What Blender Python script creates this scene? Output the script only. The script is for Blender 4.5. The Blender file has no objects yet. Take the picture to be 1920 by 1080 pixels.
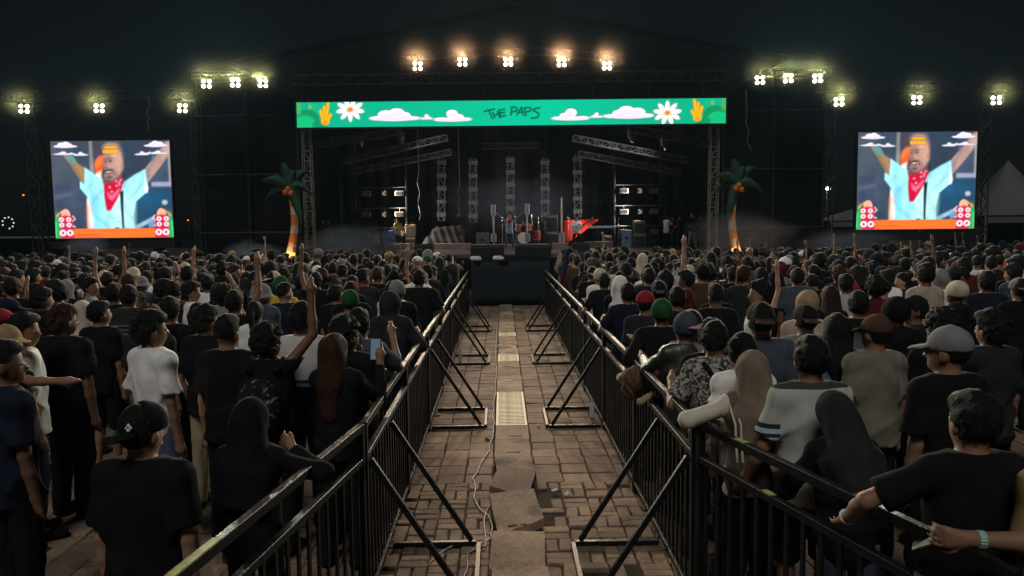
import bpy, math, random
import numpy as np
from mathutils import Vector, Matrix, Euler

random.seed(7)
RNG = np.random.default_rng(11)
sc = bpy.context.scene
COL = sc.collection
rad = math.radians

# ------------------------------------------------------------------ camera
CAM_H, FPX = 2.23, 1390.0
cam_d = bpy.data.cameras.new('camera')
cam_d.sensor_width = 36.0
cam_d.lens = 36.0 * FPX / 1920.0
cam_d.clip_start, cam_d.clip_end = 0.05, 600.0
cam = bpy.data.objects.new('camera', cam_d)
COL.objects.link(cam)
CROT = Euler((math.pi / 2 - math.atan(110 / FPX), 0, 0)).to_matrix() @ Matrix.Rotation(-0.0103, 3, 'Z')
cam.matrix_world = Matrix.Translation((0, 0, CAM_H)) @ CROT.to_4x4()
sc.camera = cam

# ------------------------------------------------------------------ night sky, soft flood from behind the camera
SUN_EL, SUN_AZ = 52.0, 191.0          # azimuth of the light, degrees clockwise from +Y
w = bpy.data.worlds.new('World')
sc.world = w
w.use_nodes = True
wn, wl = w.node_tree.nodes, w.node_tree.links
bg = wn['Background']
sky = wn.new('ShaderNodeTexSky')
sky.sky_type = 'NISHITA'
sky.sun_disc = False
sky.sun_elevation = rad(SUN_EL)
sky.sun_rotation = rad(SUN_AZ)
hsv = wn.new('ShaderNodeHueSaturation')
hsv.inputs['Saturation'].default_value = 0.75
wl.new(sky.outputs['Color'], hsv.inputs['Color'])
wl.new(hsv.outputs['Color'], bg.inputs['Color'])
bg.inputs['Strength'].default_value = 0.00065
sd = bpy.data.lights.new('sun', 'SUN')
sd.energy = 0.9
sd.angle = rad(18)
sd.color = (1.0, 0.97, 0.93)
so = bpy.data.objects.new('sun', sd)
COL.objects.link(so)
so.rotation_euler = Vector((-math.sin(rad(SUN_AZ)) * math.cos(rad(SUN_EL)), -math.cos(rad(SUN_AZ)) * math.cos(rad(SUN_EL)),
                            -math.sin(rad(SUN_EL)))).to_track_quat('-Z', 'Y').to_euler()
sc.view_settings.view_transform = 'Standard'
sc.view_settings.look = 'None'
sc.view_settings.exposure = 0.0
sc.view_settings.gamma = 1.0
sc.view_settings.use_curve_mapping = False
cy = sc.cycles
cy.max_bounces = 5
cy.diffuse_bounces = 2
cy.glossy_bounces = 2
cy.transmission_bounces = 3
cy.volume_bounces = 0
cy.transparent_max_bounces = 6
cy.sample_clamp_indirect = 2.0
cy.caustics_reflective = False
cy.caustics_refractive = False
cy.use_denoising = True
LAMP_W = 3000.0          # watts of one four-lens blinder lamp
HAZE = 0.00016


def at(px, py, Y):
    """point at depth Y seen at pixel px, py of the 1920 x 1080 photograph"""
    d = CROT @ Vector(((px - 960) / FPX, -(py - 540) / FPX, -1))
    return Vector((d.x * Y / d.y, Y, CAM_H + d.z * Y / d.y))


def at_z(px, py, z):
    d = CROT @ Vector(((px - 960) / FPX, -(py - 540) / FPX, -1))
    t = (z - CAM_H) / d.z
    return Vector((d.x * t, d.y * t, z))


# ------------------------------------------------------------------ materials
MATS = {}


def mat(name, col, rough=0.8, metal=0.0, var=0.12, nscale=14.0, bump=0.0, bscale=120.0, spec=0.4, emit=None, estr=0.0, sheen=0.0):
    if name in MATS:
        return MATS[name]
    m = bpy.data.materials.new(name)
    m.use_nodes = True
    n, l = m.node_tree.nodes, m.node_tree.links
    b = n['Principled BSDF']
    b.inputs['Base Color'].default_value = (*col, 1)
    b.inputs['Roughness'].default_value = rough
    b.inputs['Metallic'].default_value = metal
    b.inputs['Specular IOR Level'].default_value = spec
    if sheen:
        b.inputs['Sheen Weight'].default_value = sheen
    if emit:
        b.inputs['Emission Color'].default_value = (*emit, 1)
        b.inputs['Emission Strength'].default_value = estr
    tc = n.new('ShaderNodeTexCoord')
    if var:
        t = n.new('ShaderNodeTexNoise')
        t.inputs['Scale'].default_value = nscale
        t.inputs['Detail'].default_value = 4
        l.new(tc.outputs['Object'], t.inputs['Vector'])
        r = n.new('ShaderNodeMapRange')
        r.inputs['From Min'].default_value = 0.3
        r.inputs['From Max'].default_value = 0.7
        r.inputs['To Min'].default_value = 1 - var
        r.inputs['To Max'].default_value = 1 + var
        l.new(t.outputs['Fac'], r.inputs['Value'])
        mx = n.new('ShaderNodeVectorMath')
        mx.operation = 'SCALE'
        mx.inputs[0].default_value = col
        l.new(r.outputs['Result'], mx.inputs['Scale'])
        l.new(mx.outputs['Vector'], b.inputs['Base Color'])
    if bump:
        t2 = n.new('ShaderNodeTexNoise')
        t2.inputs['Scale'].default_value = bscale
        t2.inputs['Detail'].default_value = 3
        l.new(tc.outputs['Object'], t2.inputs['Vector'])
        bp = n.new('ShaderNodeBump')
        bp.inputs['Strength'].default_value = bump
        bp.inputs['Distance'].default_value = 0.01
        l.new(t2.outputs['Fac'], bp.inputs['Height'])
        l.new(bp.outputs['Normal'], b.inputs['Normal'])
    MATS[name] = m
    return m


def emitter(name, col, strength):
    if name in MATS:
        return MATS[name]
    m = bpy.data.materials.new(name)
    m.use_nodes = True
    n, l = m.node_tree.nodes, m.node_tree.links
    n.remove(n['Principled BSDF'])
    e = n.new('ShaderNodeEmission')
    e.inputs['Color'].default_value = (*col, 1)
    e.inputs['Strength'].default_value = strength
    l.new(e.outputs['Emission'], n['Material Output'].inputs['Surface'])
    MATS[name] = m
    return m


def wrinkle(m):
    """creases of worn cloth: stretched noise ridges under the weave"""
    n, l = m.node_tree.nodes, m.node_tree.links
    b = n['Principled BSDF']
    tc = n.new('ShaderNodeTexCoord'); mp = n.new('ShaderNodeMapping'); mp.inputs['Scale'].default_value = (1, 1, .42); mp.inputs['Rotation'].default_value = (0, .35, 0)
    l.new(tc.outputs['Object'], mp.inputs['Vector'])
    t = n.new('ShaderNodeTexNoise'); t.noise_type = 'RIDGED_MULTIFRACTAL'; t.inputs['Scale'].default_value = 5.5; t.inputs['Detail'].default_value = 3.0; t.inputs['Distortion'].default_value = .9
    l.new(mp.outputs[0], t.inputs['Vector'])
    bp = n.new('ShaderNodeBump'); bp.inputs['Strength'].default_value = .55; bp.inputs['Distance'].default_value = .05
    l.new(t.outputs['Fac'], bp.inputs['Height'])
    old = b.inputs['Normal'].links
    if old: l.new(old[0].from_socket, bp.inputs['Normal'])
    l.new(bp.outputs['Normal'], b.inputs['Normal'])
    return m


def fabric(key, col):
    if 'fabric_' + key in MATS: return MATS['fabric_' + key]
    return wrinkle(mat('fabric_' + key, col, 0.95, var=0.15, nscale=9, bump=0.12, bscale=220, spec=0.08))


CLOTH = {'black': (.011, .011, .0125), 'charcoal': (.026, .027, .03), 'navy': (.014, .017, .034), 'taupe': (.20, .15, .115), 'white': (.80, .80, .78), 'grey': (.22, .22, .22),
         'olive': (.10, .095, .065), 'brown': (.075, .045, .03), 'maroon': (.10, .016, .02), 'red': (.27, .025, .03), 'green': (.02, .085, .035),
         'yellow': (.40, .25, .04), 'denim': (.09, .12, .18), 'pale blue': (.30, .40, .52), 'beige': (.42, .34, .26), 'cream': (.55, .48, .37),
         'khaki': (.36, .29, .19), 'slate': (.06, .075, .10), 'pink': (.5, .3, .3), 'orange': (.6, .2, .04), 'tan': (.34, .25, .13)}


def cloth(c):
    return fabric(c.replace(' ', '_'), CLOTH[c])


SKIN = [mat('skin_tan', (.27, .145, .09), .55, var=.08, nscale=20, spec=.35), mat('skin_brown', (.18, .092, .056), .55, var=.08, nscale=20, spec=.35),
        mat('skin_light', (.36, .21, .14), .55, var=.08, nscale=20, spec=.35)]
HAIR = {'black': mat('hair_black', (.012, .011, .011), .72, var=.35, nscale=60, bump=.9, bscale=140, spec=.22),
        'brown': mat('hair_brown', (.035, .018, .011), .72, var=.35, nscale=60, bump=.9, bscale=140, spec=.22),
        'reddish': mat('hair_reddish', (.055, .021, .012), .72, var=.35, nscale=60, bump=.9, bscale=140, spec=.22)}
for _m in HAIR.values():                    # combed strands
    _n, _l = _m.node_tree.nodes, _m.node_tree.links
    _tc = _n.new('ShaderNodeTexCoord'); _mp = _n.new('ShaderNodeMapping'); _mp.inputs['Scale'].default_value = (1, 1, .07)
    _t = _n.new('ShaderNodeTexNoise'); _t.inputs['Scale'].default_value = 130; _t.inputs['Detail'].default_value = 3; _t.inputs['Distortion'].default_value = .6
    _b = _n.new('ShaderNodeBump'); _b.inputs['Strength'].default_value = 1.0; _b.inputs['Distance'].default_value = .012
    _l.new(_tc.outputs['Object'], _mp.inputs['Vector']); _l.new(_mp.outputs[0], _t.inputs['Vector']); _l.new(_t.outputs['Fac'], _b.inputs['Height'])
    _s = _n['Principled BSDF'].inputs['Normal']
    if _s.links: _l.new(_s.links[0].from_socket, _b.inputs['Normal'])
    _l.new(_b.outputs['Normal'], _s)
BLACK_METAL = mat('black_painted_steel', (.010, .010, .011), .42, .0, var=.5, nscale=30, bump=.3, bscale=45, spec=.2)
ALU = mat('aluminium_truss', (.26, .24, .215), .5, .55, var=.2, nscale=6)
DARK_STEEL = mat('dark_steel', (.016, .016, .018), .6, .2, var=.2)
STAGE_BLACK = mat('black_stage_cloth', (.006, .0065, .008), .95, var=.25, nscale=2, bump=.2, bscale=6, spec=.1)
CASE_BLACK = mat('black_casing', (.018, .018, .019), .55, var=.2)


# ------------------------------------------------------------------ objects
def tag(o, label=None, cat=None, group=None, kind=None):
    if label: o['label'] = label
    if cat: o['category'] = cat
    if group: o['group'] = group
    if kind: o['kind'] = kind
    return o


def link(name, me, m=None, parent=None, own=False):
    o = bpy.data.objects.new(name, me)
    COL.objects.link(o)
    if parent is not None: o.parent = parent
    if m is not None:
        if own:
            o.material_slots[0].link = 'OBJECT'
            o.material_slots[0].material = m
        elif len(me.materials) == 0:
            me.materials.append(m)
    return o


def thing(name, label, cat, loc=(0, 0, 0), rz=0, group=None):
    o = bpy.data.objects.new(name, None)
    o.empty_display_size = .2
    COL.objects.link(o)
    o.location = loc
    o.rotation_euler = (0, 0, rz)
    return tag(o, label, cat, group)


def copy_tree(o, parent=None):
    kids = list(o.children)
    c = o.copy()
    COL.objects.link(c)
    if parent is not None: c.parent = parent
    for ch in kids: copy_tree(ch, c)
    return c


def mesh_np(name, v, f, smooth=True, nslots=0):
    """v (N,3), f (M,3|4) int arrays"""
    me = bpy.data.meshes.new(name)
    v = np.asarray(v, np.float32); f = np.asarray(f, np.int32)
    k = f.shape[1]
    me.vertices.add(len(v)); me.vertices.foreach_set('co', v.ravel())
    me.loops.add(f.size); me.loops.foreach_set('vertex_index', f.ravel())
    me.polygons.add(len(f))
    me.polygons.foreach_set('loop_start', np.arange(0, f.size, k, dtype=np.int32))
    me.polygons.foreach_set('use_smooth', np.full(len(f), smooth))
    me.update(calc_edges=True)
    for _ in range(nslots): me.materials.append(None)
    return me


class MB:
    """collects simple shapes into one mesh"""

    def __init__(s):
        s.v, s.f, s.sm = [], [], []

    def add(s, v, f, smooth=False):
        b = len(s.v)
        s.v += [tuple(p) for p in v]
        s.f += [tuple(i + b for i in q) for q in f]
        s.sm += [smooth] * len(f)
        return s

    def box(s, c, d, rot=None, taper=1.0):
        x, y, z = d[0] / 2, d[1] / 2, d[2] / 2
        P = [Vector((sx * x * (taper if sz > 0 else 1), sy * y * (taper if sz > 0 else 1), sz * z)) for sz in (-1, 1) for sx, sy in ((-1, -1), (1, -1), (1, 1), (-1, 1))]
        if rot is not None: P = [rot @ p for p in P]
        P = [p + Vector(c) for p in P]
        return s.add(P, [(3, 2, 1, 0), (4, 5, 6, 7), (0, 1, 5, 4), (1, 2, 6, 5), (2, 3, 7, 6), (3, 0, 4, 7)])

    def tube(s, a, b, r0, r1=None, n=8, smooth=True):
        a, b = Vector(a), Vector(b)
        r1 = r0 if r1 is None else r1
        q = (b - a).to_track_quat('Z', 'Y').to_matrix()
        P = []
        for p, r in ((a, r0), (b, r1)):
            P += [p + q @ Vector((r * math.cos(2 * math.pi * (i + .5) / n), r * math.sin(2 * math.pi * (i + .5) / n), 0)) for i in range(n)]
        s.add(P, [(i, (i + 1) % n, n + (i + 1) % n, n + i) for i in range(n)], smooth)
        return s.add(P, [tuple(range(n - 1, -1, -1)), tuple(range(n, 2 * n))])

    def bar(s, a, b, wd, ht):
        """square bar along a-b"""
        a, b = Vector(a), Vector(b)
        d = (b - a)
        q = d.to_track_quat('Y', 'Z').to_matrix()
        return s.box((a + b) / 2, (wd, d.length, ht), q)

    def path(s, pts, r, n=7):
        pts = [Vector(p) for p in pts]
        rr = r if isinstance(r, (list, tuple)) else [r] * len(pts)
        P = []
        for i, p in enumerate(pts):
            t = (pts[min(i + 1, len(pts) - 1)] - pts[max(i - 1, 0)]).normalized()
            q = t.to_track_quat('Z', 'Y').to_matrix()
            P += [p + q @ Vector((rr[i] * math.cos(2 * math.pi * k / n), rr[i] * math.sin(2 * math.pi * k / n), 0)) for k in range(n)]
        F = [(i * n + k, i * n + (k + 1) % n, (i + 1) * n + (k + 1) % n, (i + 1) * n + k) for i in range(len(pts) - 1) for k in range(n)]
        s.add(P, F, True)
        m = (len(pts) - 1) * n
        return s.add(P, [tuple(range(n - 1, -1, -1)), tuple(range(m, m + n))])

    def ball(s, c, r, nu=12, nv=8, rot=None):
        r = (r, r, r) if not isinstance(r, (tuple, list)) else r
        P, F = [], []
        for j in range(nv + 1):
            th = math.pi * j / nv
            for i in range(nu):
                ph = 2 * math.pi * i / nu
                p = Vector((r[0] * math.sin(th) * math.cos(ph), r[1] * math.sin(th) * math.sin(ph), r[2] * math.cos(th)))
                P.append((rot @ p if rot is not None else p) + Vector(c))
        for j in range(nv):
            for i in range(nu):
                F.append((j * nu + i, (j + 1) * nu + i, (j + 1) * nu + (i + 1) % nu, j * nu + (i + 1) % nu))
        return s.add(P, F, True)

    def prism(s, poly, y0, y1):
        """outline in x, z pushed from y0 to y1"""
        n = len(poly)
        P = [(x, y0, z) for x, z in poly] + [(x, y1, z) for x, z in poly]
        return s.add(P, [tuple(range(n)), tuple(range(2 * n - 1, n - 1, -1))] + [(i, n + i, n + (i + 1) % n, (i + 1) % n) for i in range(n)])

    def mesh(s, name):
        me = bpy.data.meshes.new(name)
        me.from_pydata(s.v, [], s.f)
        me.polygons.foreach_set('use_smooth', s.sm)
        me.update()
        return me

    def build(s, name, m, parent=None, bevel=0):
        o = link(name, s.mesh(name), m, parent)
        if bevel:
            b = o.modifiers.new('bevel', 'BEVEL'); b.width = bevel; b.segments = 1; b.limit_method = 'ANGLE'
        return o


# ------------------------------------------------------------------ soft bodies: distance fields turned into one continuous skin
class Field:
    def __init__(s, lo, hi, h):
        s.lo, s.h = np.array(lo, np.float32), h
        n = np.ceil((np.array(hi) - np.array(lo)) / h).astype(int) + 1
        s.ax = [(s.lo[i] + h * np.arange(n[i])).astype(np.float32) for i in range(3)]
        s.d = np.full(n, 1.0, np.float32)

    def _sl(s, lo, hi, pad):
        out = []
        for i in range(3):
            a = int(max(0, math.floor((lo[i] - pad - s.lo[i]) / s.h)))
            b = int(min(len(s.ax[i]), math.ceil((hi[i] + pad - s.lo[i]) / s.h) + 1))
            if b <= a: return None
            out.append(slice(a, b))
        return tuple(out)

    def _g(s, sl):
        return s.ax[0][sl[0]][:, None, None], s.ax[1][sl[1]][None, :, None], s.ax[2][sl[2]][None, None, :]

    def _mix(s, sl, e, k, sub):
        d = s.d[sl]
        if sub:
            e = -e
            if k:
                t = np.clip(.5 - .5 * (d - e) / k, 0, 1)
                s.d[sl] = d * (1 - t) + e * t + k * t * (1 - t)
            else:
                s.d[sl] = np.maximum(d, e)
        elif k:
            t = np.clip(.5 + .5 * (d - e) / k, 0, 1)
            s.d[sl] = d * (1 - t) + e * t - k * t * (1 - t)
        else:
            s.d[sl] = np.minimum(d, e)

    def cone(s, a, b, ra, rb=None, k=.02, sq=1.0, sub=False):
        rb = ra if rb is None else rb
        a, b = np.array(a, np.float32), np.array(b, np.float32)
        r = max(ra, rb)
        sl = s._sl(np.minimum(a, b) - r, np.maximum(a, b) + r, k + .05)
        if sl is None: return s
        X, Y, Z = s._g(sl)
        ab = b - a
        den = float(ab @ ab) + 1e-9
        t = np.clip(((X - a[0]) * ab[0] + (Y - a[1]) * ab[1] + (Z - a[2]) * ab[2]) / den, 0, 1)
        q = np.sqrt((X - a[0] - t * ab[0]) ** 2 + ((Y - a[1] - t * ab[1]) * sq) ** 2 + (Z - a[2] - t * ab[2]) ** 2)
        s._mix(sl, (q - (ra + (rb - ra) * t)) * (1 if sq == 1 else .85), k, sub)
        return s

    def ell(s, c, r, k=.02, sub=False, rot=None):
        c, r = np.array(c, np.float32), np.array(r, np.float32)
        R = r if rot is None else np.full(3, r.max())
        sl = s._sl(c - R, c + R, k + .05)
        if sl is None: return s
        X, Y, Z = s._g(sl)
        x, y, z = X - c[0], Y - c[1], Z - c[2]
        if rot is not None:
            m = np.array(rot.transposed())
            x, y, z = m[0, 0] * x + m[0, 1] * y + m[0, 2] * z, m[1, 0] * x + m[1, 1] * y + m[1, 2] * z, m[2, 0] * x + m[2, 1] * y + m[2, 2] * z
        k0 = np.sqrt((x / r[0]) ** 2 + (y / r[1]) ** 2 + (z / r[2]) ** 2)
        k1 = np.sqrt((x / r[0] ** 2) ** 2 + (y / r[1] ** 2) ** 2 + (z / r[2] ** 2) ** 2) + 1e-6
        s._mix(sl, k0 * (k0 - 1) / k1, k, sub)
        return s

    def plane(s, n, off):
        """keep where n.p < off"""
        X, Y, Z = s._g((slice(None),) * 3)
        s.d = np.maximum(s.d, (X * n[0] + Y * n[1] + Z * n[2] - off).astype(np.float32))
        return s

    def warp(s, fn):
        X, Y, Z = s._g((slice(None),) * 3)
        s.d = s.d + fn(X, Y, Z).astype(np.float32)
        return s

    def mesh_arrays(s):
        d, h = s.d, s.h
        ins = d < 0
        nx, ny, nz = d.shape
        cnt = np.zeros((nx - 1, ny - 1, nz - 1), np.int8)
        offs = [(i, j, k) for i in (0, 1) for j in (0, 1) for k in (0, 1)]
        for i, j, k in offs:
            cnt += ins[i:nx - 1 + i, j:ny - 1 + j, k:nz - 1 + k]
        ci, cj, ck = np.nonzero((cnt > 0) & (cnt < 8))
        if len(ci) == 0: return np.zeros((0, 3)), np.zeros((0, 4), int)
        val = {o: d[ci + o[0], cj + o[1], ck + o[2]] for o in offs}
        acc = np.zeros((len(ci), 3)); num = np.zeros(len(ci))
        for a in range(3):
            for o in offs:
                if o[a]: continue
                q = list(o); q[a] = 1; q = tuple(q)
                u, v = val[o], val[q]
                c = (u < 0) != (v < 0)
                t = np.where(c, u / np.where(c, u - v, 1), 0)
                p = np.array(o, float)[None, :].repeat(len(ci), 0)
                p[:, a] = t
                acc += p * c[:, None]; num += c
        V = (np.stack([ci, cj, ck], 1) + acc / num[:, None]) * h + s.lo
        idx = np.full((nx - 1, ny - 1, nz - 1), -1, np.int32)
        idx[ci, cj, ck] = np.arange(len(ci))
        Q = []
        for a in range(3):
            b, c = (a + 1) % 3, (a + 2) % 3
            n = [nx, ny, nz]
            s0 = [slice(1, n[i] - 1) for i in range(3)]; s0[a] = slice(0, n[a] - 1)
            s1 = list(s0); s1[a] = slice(1, n[a])
            A, B = ins[tuple(s0)], ins[tuple(s1)]
            e = np.nonzero(A != B)
            p = [e[i] + (0 if i == a else 1) for i in range(3)]

            def cell(db, dc):
                q = [p[0].copy(), p[1].copy(), p[2].copy()]
                q[b] = q[b] + db; q[c] = q[c] + dc
                return idx[q[0], q[1], q[2]]
            quad = np.stack([cell(-1, -1), cell(0, -1), cell(0, 0), cell(-1, 0)], 1)
            fl = ~A[e]
            quad[fl] = quad[fl][:, ::-1]
            Q.append(quad)
        Q = np.concatenate(Q)
        return V, Q[(Q >= 0).all(1)]

    def mesh(s, name):
        v, f = s.mesh_arrays()
        return mesh_np(name, v, f, True, 1)


def nrm(v):
    v = np.array(v, float)
    return v / np.linalg.norm(v)


SH, NECK = 1.372, 1.455           # shoulder height, head pivot height of a 1.70 m figure


class Pose:
    def __init__(s, L=((-.14, -.03, -1), (-.02, .16, -1)), R=((.14, -.03, -1), (.02, .16, -1)), yaw=0, pitch=0, build=1.0, stance=.0, fingers='relaxed'):
        s.arms = {-1: L, 1: R}
        s.yaw, s.pitch, s.build, s.stance, s.fingers = yaw, pitch, build, stance, fingers
        s.head = Euler((rad(pitch), 0, rad(yaw))).to_matrix()
        b = s.build = build * .92
        s.sh = {i: np.array((i * .166 * b, -.01, SH)) for i in (-1, 1)}
        s.elb = {i: s.sh[i] + .28 * nrm(s.arms[i][0]) for i in (-1, 1)}
        s.wri = {i: s.elb[i] + .25 * nrm(s.arms[i][1]) for i in (-1, 1)}
        for i in (-1, 1):                                   # a raised arm lifts its shoulder
            up = max(0, nrm(s.arms[i][0])[2])
            lift = np.array((-i * .015 * up, 0, .055 * up))
            s.sh[i] = s.sh[i] + lift; s.elb[i] = s.elb[i] + lift; s.wri[i] = s.wri[i] + lift
        s.fix()

    def fix(s):
        b = s.build
        s.hip = {i: np.array((i * .092 * b, 0, .90)) for i in (-1, 1)}
        s.knee = {i: np.array((i * (.105 + s.stance * .5), .02, .48)) for i in (-1, 1)}
        s.ank = {i: np.array((i * (.11 + s.stance), -.02, .075)) for i in (-1, 1)}

    def reach(s, side, T):
        """bend one arm so that its wrist lies at T (own space)"""
        s0 = s.sh[side]; d = np.array(T, float) - s0; n = np.linalg.norm(d)
        if n > .52: d *= .52 / n; n = .52
        n = max(n, .12); u = d / np.linalg.norm(d)
        a = (.28 ** 2 - .25 ** 2 + n * n) / (2 * n); hh = math.sqrt(max(0, .28 ** 2 - a * a))
        pole = np.array((side * .6, -.55, -.8)); pole = nrm(pole - u * (pole @ u))
        s.elb[side] = s0 + a * u + hh * pole; s.wri[side] = s0 + n * u
        s.arms[side] = (tuple(s.elb[side] - s0), tuple(s.wri[side] - s.elb[side]))
        return s

    def box(s, pad):
        P = np.array(list(s.sh.values()) + list(s.elb.values()) + list(s.wri.values()) + list(s.ank.values()) + [(0, .13, 1.72), (0, -.15, 0), (0, .2, 0)])
        P = np.concatenate([P] + [np.array([s.wri[i] + .2 * nrm(s.arms[i][1])]) for i in (-1, 1)])
        return P.min(0) - pad, P.max(0) + pad


def add_hand(F, w0, d, side, style, fine):
    d = nrm(d)
    ref = np.array((0, 1, 0.0)) if abs(d[1]) < .75 else np.array((0, 0, 1.0))
    u = nrm(np.cross(d, ref)) * side            # towards the thumb's opposite
    n = nrm(np.cross(u, d))
    if np.dot(n, ref) < 0: n = -n
    pk = w0 + .085 * d
    if not fine:
        F.cone(w0, pk, .026, .034, .02)
        F.cone(pk, pk + .075 * d + .02 * n, .03, .018, .02)
        F.cone(w0 + .03 * d, w0 + .085 * d - .045 * u, .016, .012, .012)
        return
    for q in (-.026, -.009, .009, .026):
        F.cone(w0, pk + q * u * .9, .022, .0145, .012)
    curl = {'open': .12, 'relaxed': .45, 'grip': 1.0}[style]
    for q, ln in ((-.03, .070), (-.0105, .080), (.0105, .076), (.03, .060)):
        b = pk + q * u
        dd = nrm(d + (.35 if style == 'open' else .12) * q / .03 * u * .5)
        m1 = b + ln * .5 * nrm(dd + curl * .6 * n)
        tip = m1 + ln * .5 * nrm(dd * (1 - .9 * curl) + curl * 1.3 * n)
        F.cone(b, m1, .0098, .009, .005); F.cone(m1, tip, .009, .0075, .004)
    t0 = w0 + .028 * d - .02 * u
    t1 = t0 + .045 * nrm(d - .9 * u + .3 * n)
    F.cone(t0, t1, .015, .0115, .01); F.cone(t1, t1 + .035 * nrm(d - .25 * u + .5 * n * curl), .0115, .009, .004)


def head_field(F, P, fine):
    """head added to a body field"""
    piv = np.array((0, -.005, NECK))
    M = P.head

    def T(x, y, z):
        return piv + np.array(M @ Vector((x, y, z)))
    F.cone((0, -.02, 1.37), T(0, -.008, .06), .06, .054, .03)
    F.ell(T(0, -.006, .135), (.075, .094, .104), .02, rot=M)
    F.ell(T(0, .03, .073), (.056, .062, .07), .03, rot=M)
    F.cone(T(0, .088, .112), T(0, .106, .088), .010, .015, .012)
    for i in (-1, 1):
        F.ell(T(i * .077, -.005, .10), (.013, .024, .034), .008, rot=M)
        if fine: F.ell(T(i * .03, .092, .117), (.017, .013, .011), .008, True, rot=M)
    if fine:
        F.ell(T(0, .083, .052), (.023, .014, .010), .008, rot=M)
        F.ell(T(0, .074, .03), (.02, .02, .016), .015, rot=M)


def body_mesh(P, h, shorts=False, thin=1.0):
    lo, hi = P.box(.08)
    F = Field(lo, hi, h)
    b, fine = P.build, h < .0145
    F.ell((0, -.005, 1.26), (.15 * b, .10 * b, .20), .05)
    F.ell((0, 0, 1.05), (.135 * b, .095 * b, .17), .06)
    F.ell((0, -.01, .93), (.15 * b, .105 * b, .13), .06)
    F.cone(P.sh[-1], P.sh[1], .043, .043, .045)
    for i in (-1, 1): F.cone((i * .03, -.02, 1.413), P.sh[i] + [0, 0, .002], .042, .040, .045)
    for i in (-1, 1):
        F.cone(P.sh[i], P.elb[i], .05 * b, .038 * b, .025)
        F.cone(P.elb[i], P.elb[i] + .4 * (P.wri[i] - P.elb[i]), .037 * b, .038 * b, .015)
        F.cone(P.elb[i] + .4 * (P.wri[i] - P.elb[i]), P.wri[i], .037 * b, .025, .015)
        F.cone(P.hip[i], P.knee[i], .078 * b, .05 * b, .03)
        F.cone(P.knee[i], P.knee[i] + .35 * (P.ank[i] - P.knee[i]), .048 * b, .052 * b, .02)
        F.cone(P.knee[i] + .35 * (P.ank[i] - P.knee[i]), P.ank[i], .05 * b, .034, .02)
        F.cone(P.ank[i], P.ank[i] + [i * .015, .13, -.035], .034, .028, .02)
        add_hand(F, P.wri[i], P.arms[i][1], i, P.fingers, h < .0137)
    head_field(F, P, fine)
    return F.mesh('body')


def folds(seed, amp):
    r = random.Random(seed)
    p = [r.uniform(0, 6.3) for _ in range(8)]

    def fn(X, Y, Z):
        ridge = lambda q: (1 - np.abs(np.sin(q))) ** 1.6 - .3
        a = ridge(15 * X + 2.6 * np.sin(3.6 * Z + p[0]) + .8 * np.sin(9 * Z) + p[1]) * np.clip(.45 + .75 * np.sin(4.2 * Z + 3 * X + p[2]), 0, 1.2)
        b = ridge(13 * X + 15 * (Z - 1.2) * np.tanh(8 * X) + 8 * Y + p[3]) * np.clip(.25 + .9 * np.sin(5 * Y + 4 * Z + p[4]), 0, 1)
        c = ridge(17 * Z + 8 * X * np.sin(p[5]) + 7 * Y + 1.5 * np.sin(6 * X + p[7]) + p[6]) * np.clip((1.16 - Z) * 3.5, 0, 1)
        return -amp * (.9 * a + .9 * b + .9 * c + .25) * np.clip((1.42 - Z) * 6, .15, 1)
    return fn


def shirt_mesh(P, h, kind='tee', seed=0, hem=.80):
    lo, hi = P.box(.10)
    lo[2] = hem - .05; hi[2] = max(hi[2] - .1, 1.5)
    F = Field(lo, hi, h)
    b = P.build
    g = {'tee': .018, 'long': .019, 'hoodie': .034, 'tank': .016}[kind]
    F.ell((0, -.006, 1.27), (.152 * b + g, .103 * b + g, .21), .05)
    F.cone((0, -.004, 1.22), (0, 0, hem - .06), (.150 * b + g), (.168 * b + g), .06, sq=1.34)
    F.ell((0, -.012, .93), (.158 * b + g, .114 * b + g, .16), .05)
    F.cone(P.sh[-1], P.sh[1], .054 + g * .35, None, .05)
    for i in (-1, 1):
        F.cone((i * .03, -.02, 1.414), P.sh[i] + [0, -.002, .008], .048 + g * .5, .050 + g * .45, .05)
        if kind == 'tee':
            e = P.sh[i] + .80 * (P.elb[i] - P.sh[i])
            F.cone(P.sh[i], e, .053 * b + g * .4, .052 * b + g * 1.2, .035)
        elif kind in ('long', 'hoodie'):
            F.cone(P.sh[i], P.elb[i], .047 * b + g * .5, .042 * b + g * .9, .03)
            F.cone(P.elb[i], P.elb[i] + .92 * (P.wri[i] - P.elb[i]), .042 * b + g * .9, .030 * b + g * .6, .02)
    if kind == 'hoodie':
        F.cone((-.07, -.07, 1.43), (.07, -.07, 1.43), .05, None, .03); F.ell((0, -.105, 1.38), (.085, .045, .08), .03)
    F.warp(folds(seed, .020 if h < .022 else .012))
    F.plane((0, 0, -1), -hem)
    if kind == 'tee':
        for i in (-1, 1):                                  # open sleeve ends
            dr = nrm(P.elb[i] - P.sh[i]); e = P.sh[i] + .80 * (P.elb[i] - P.sh[i])
            X, Y, Z = F._g((slice(None),) * 3)
            al = (X - e[0]) * dr[0] + (Y - e[1]) * dr[1] + (Z - e[2]) * dr[2]
            rr = np.sqrt((X - e[0] - al * dr[0]) ** 2 + (Y - e[1] - al * dr[1]) ** 2 + (Z - e[2] - al * dr[2]) ** 2)
            F.d = np.where((rr < .12) & (al > -.02) & (i * X > .184 * b), np.maximum(F.d, al), F.d).astype(np.float32)
    nk = 1.50 if kind == 'hoodie' else 1.462
    F.ell((0, .035, nk + .01), (.068, .075, .04), .01, True)
    F.plane((0, 0, 1), nk)
    return F.mesh('shirt')


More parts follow.
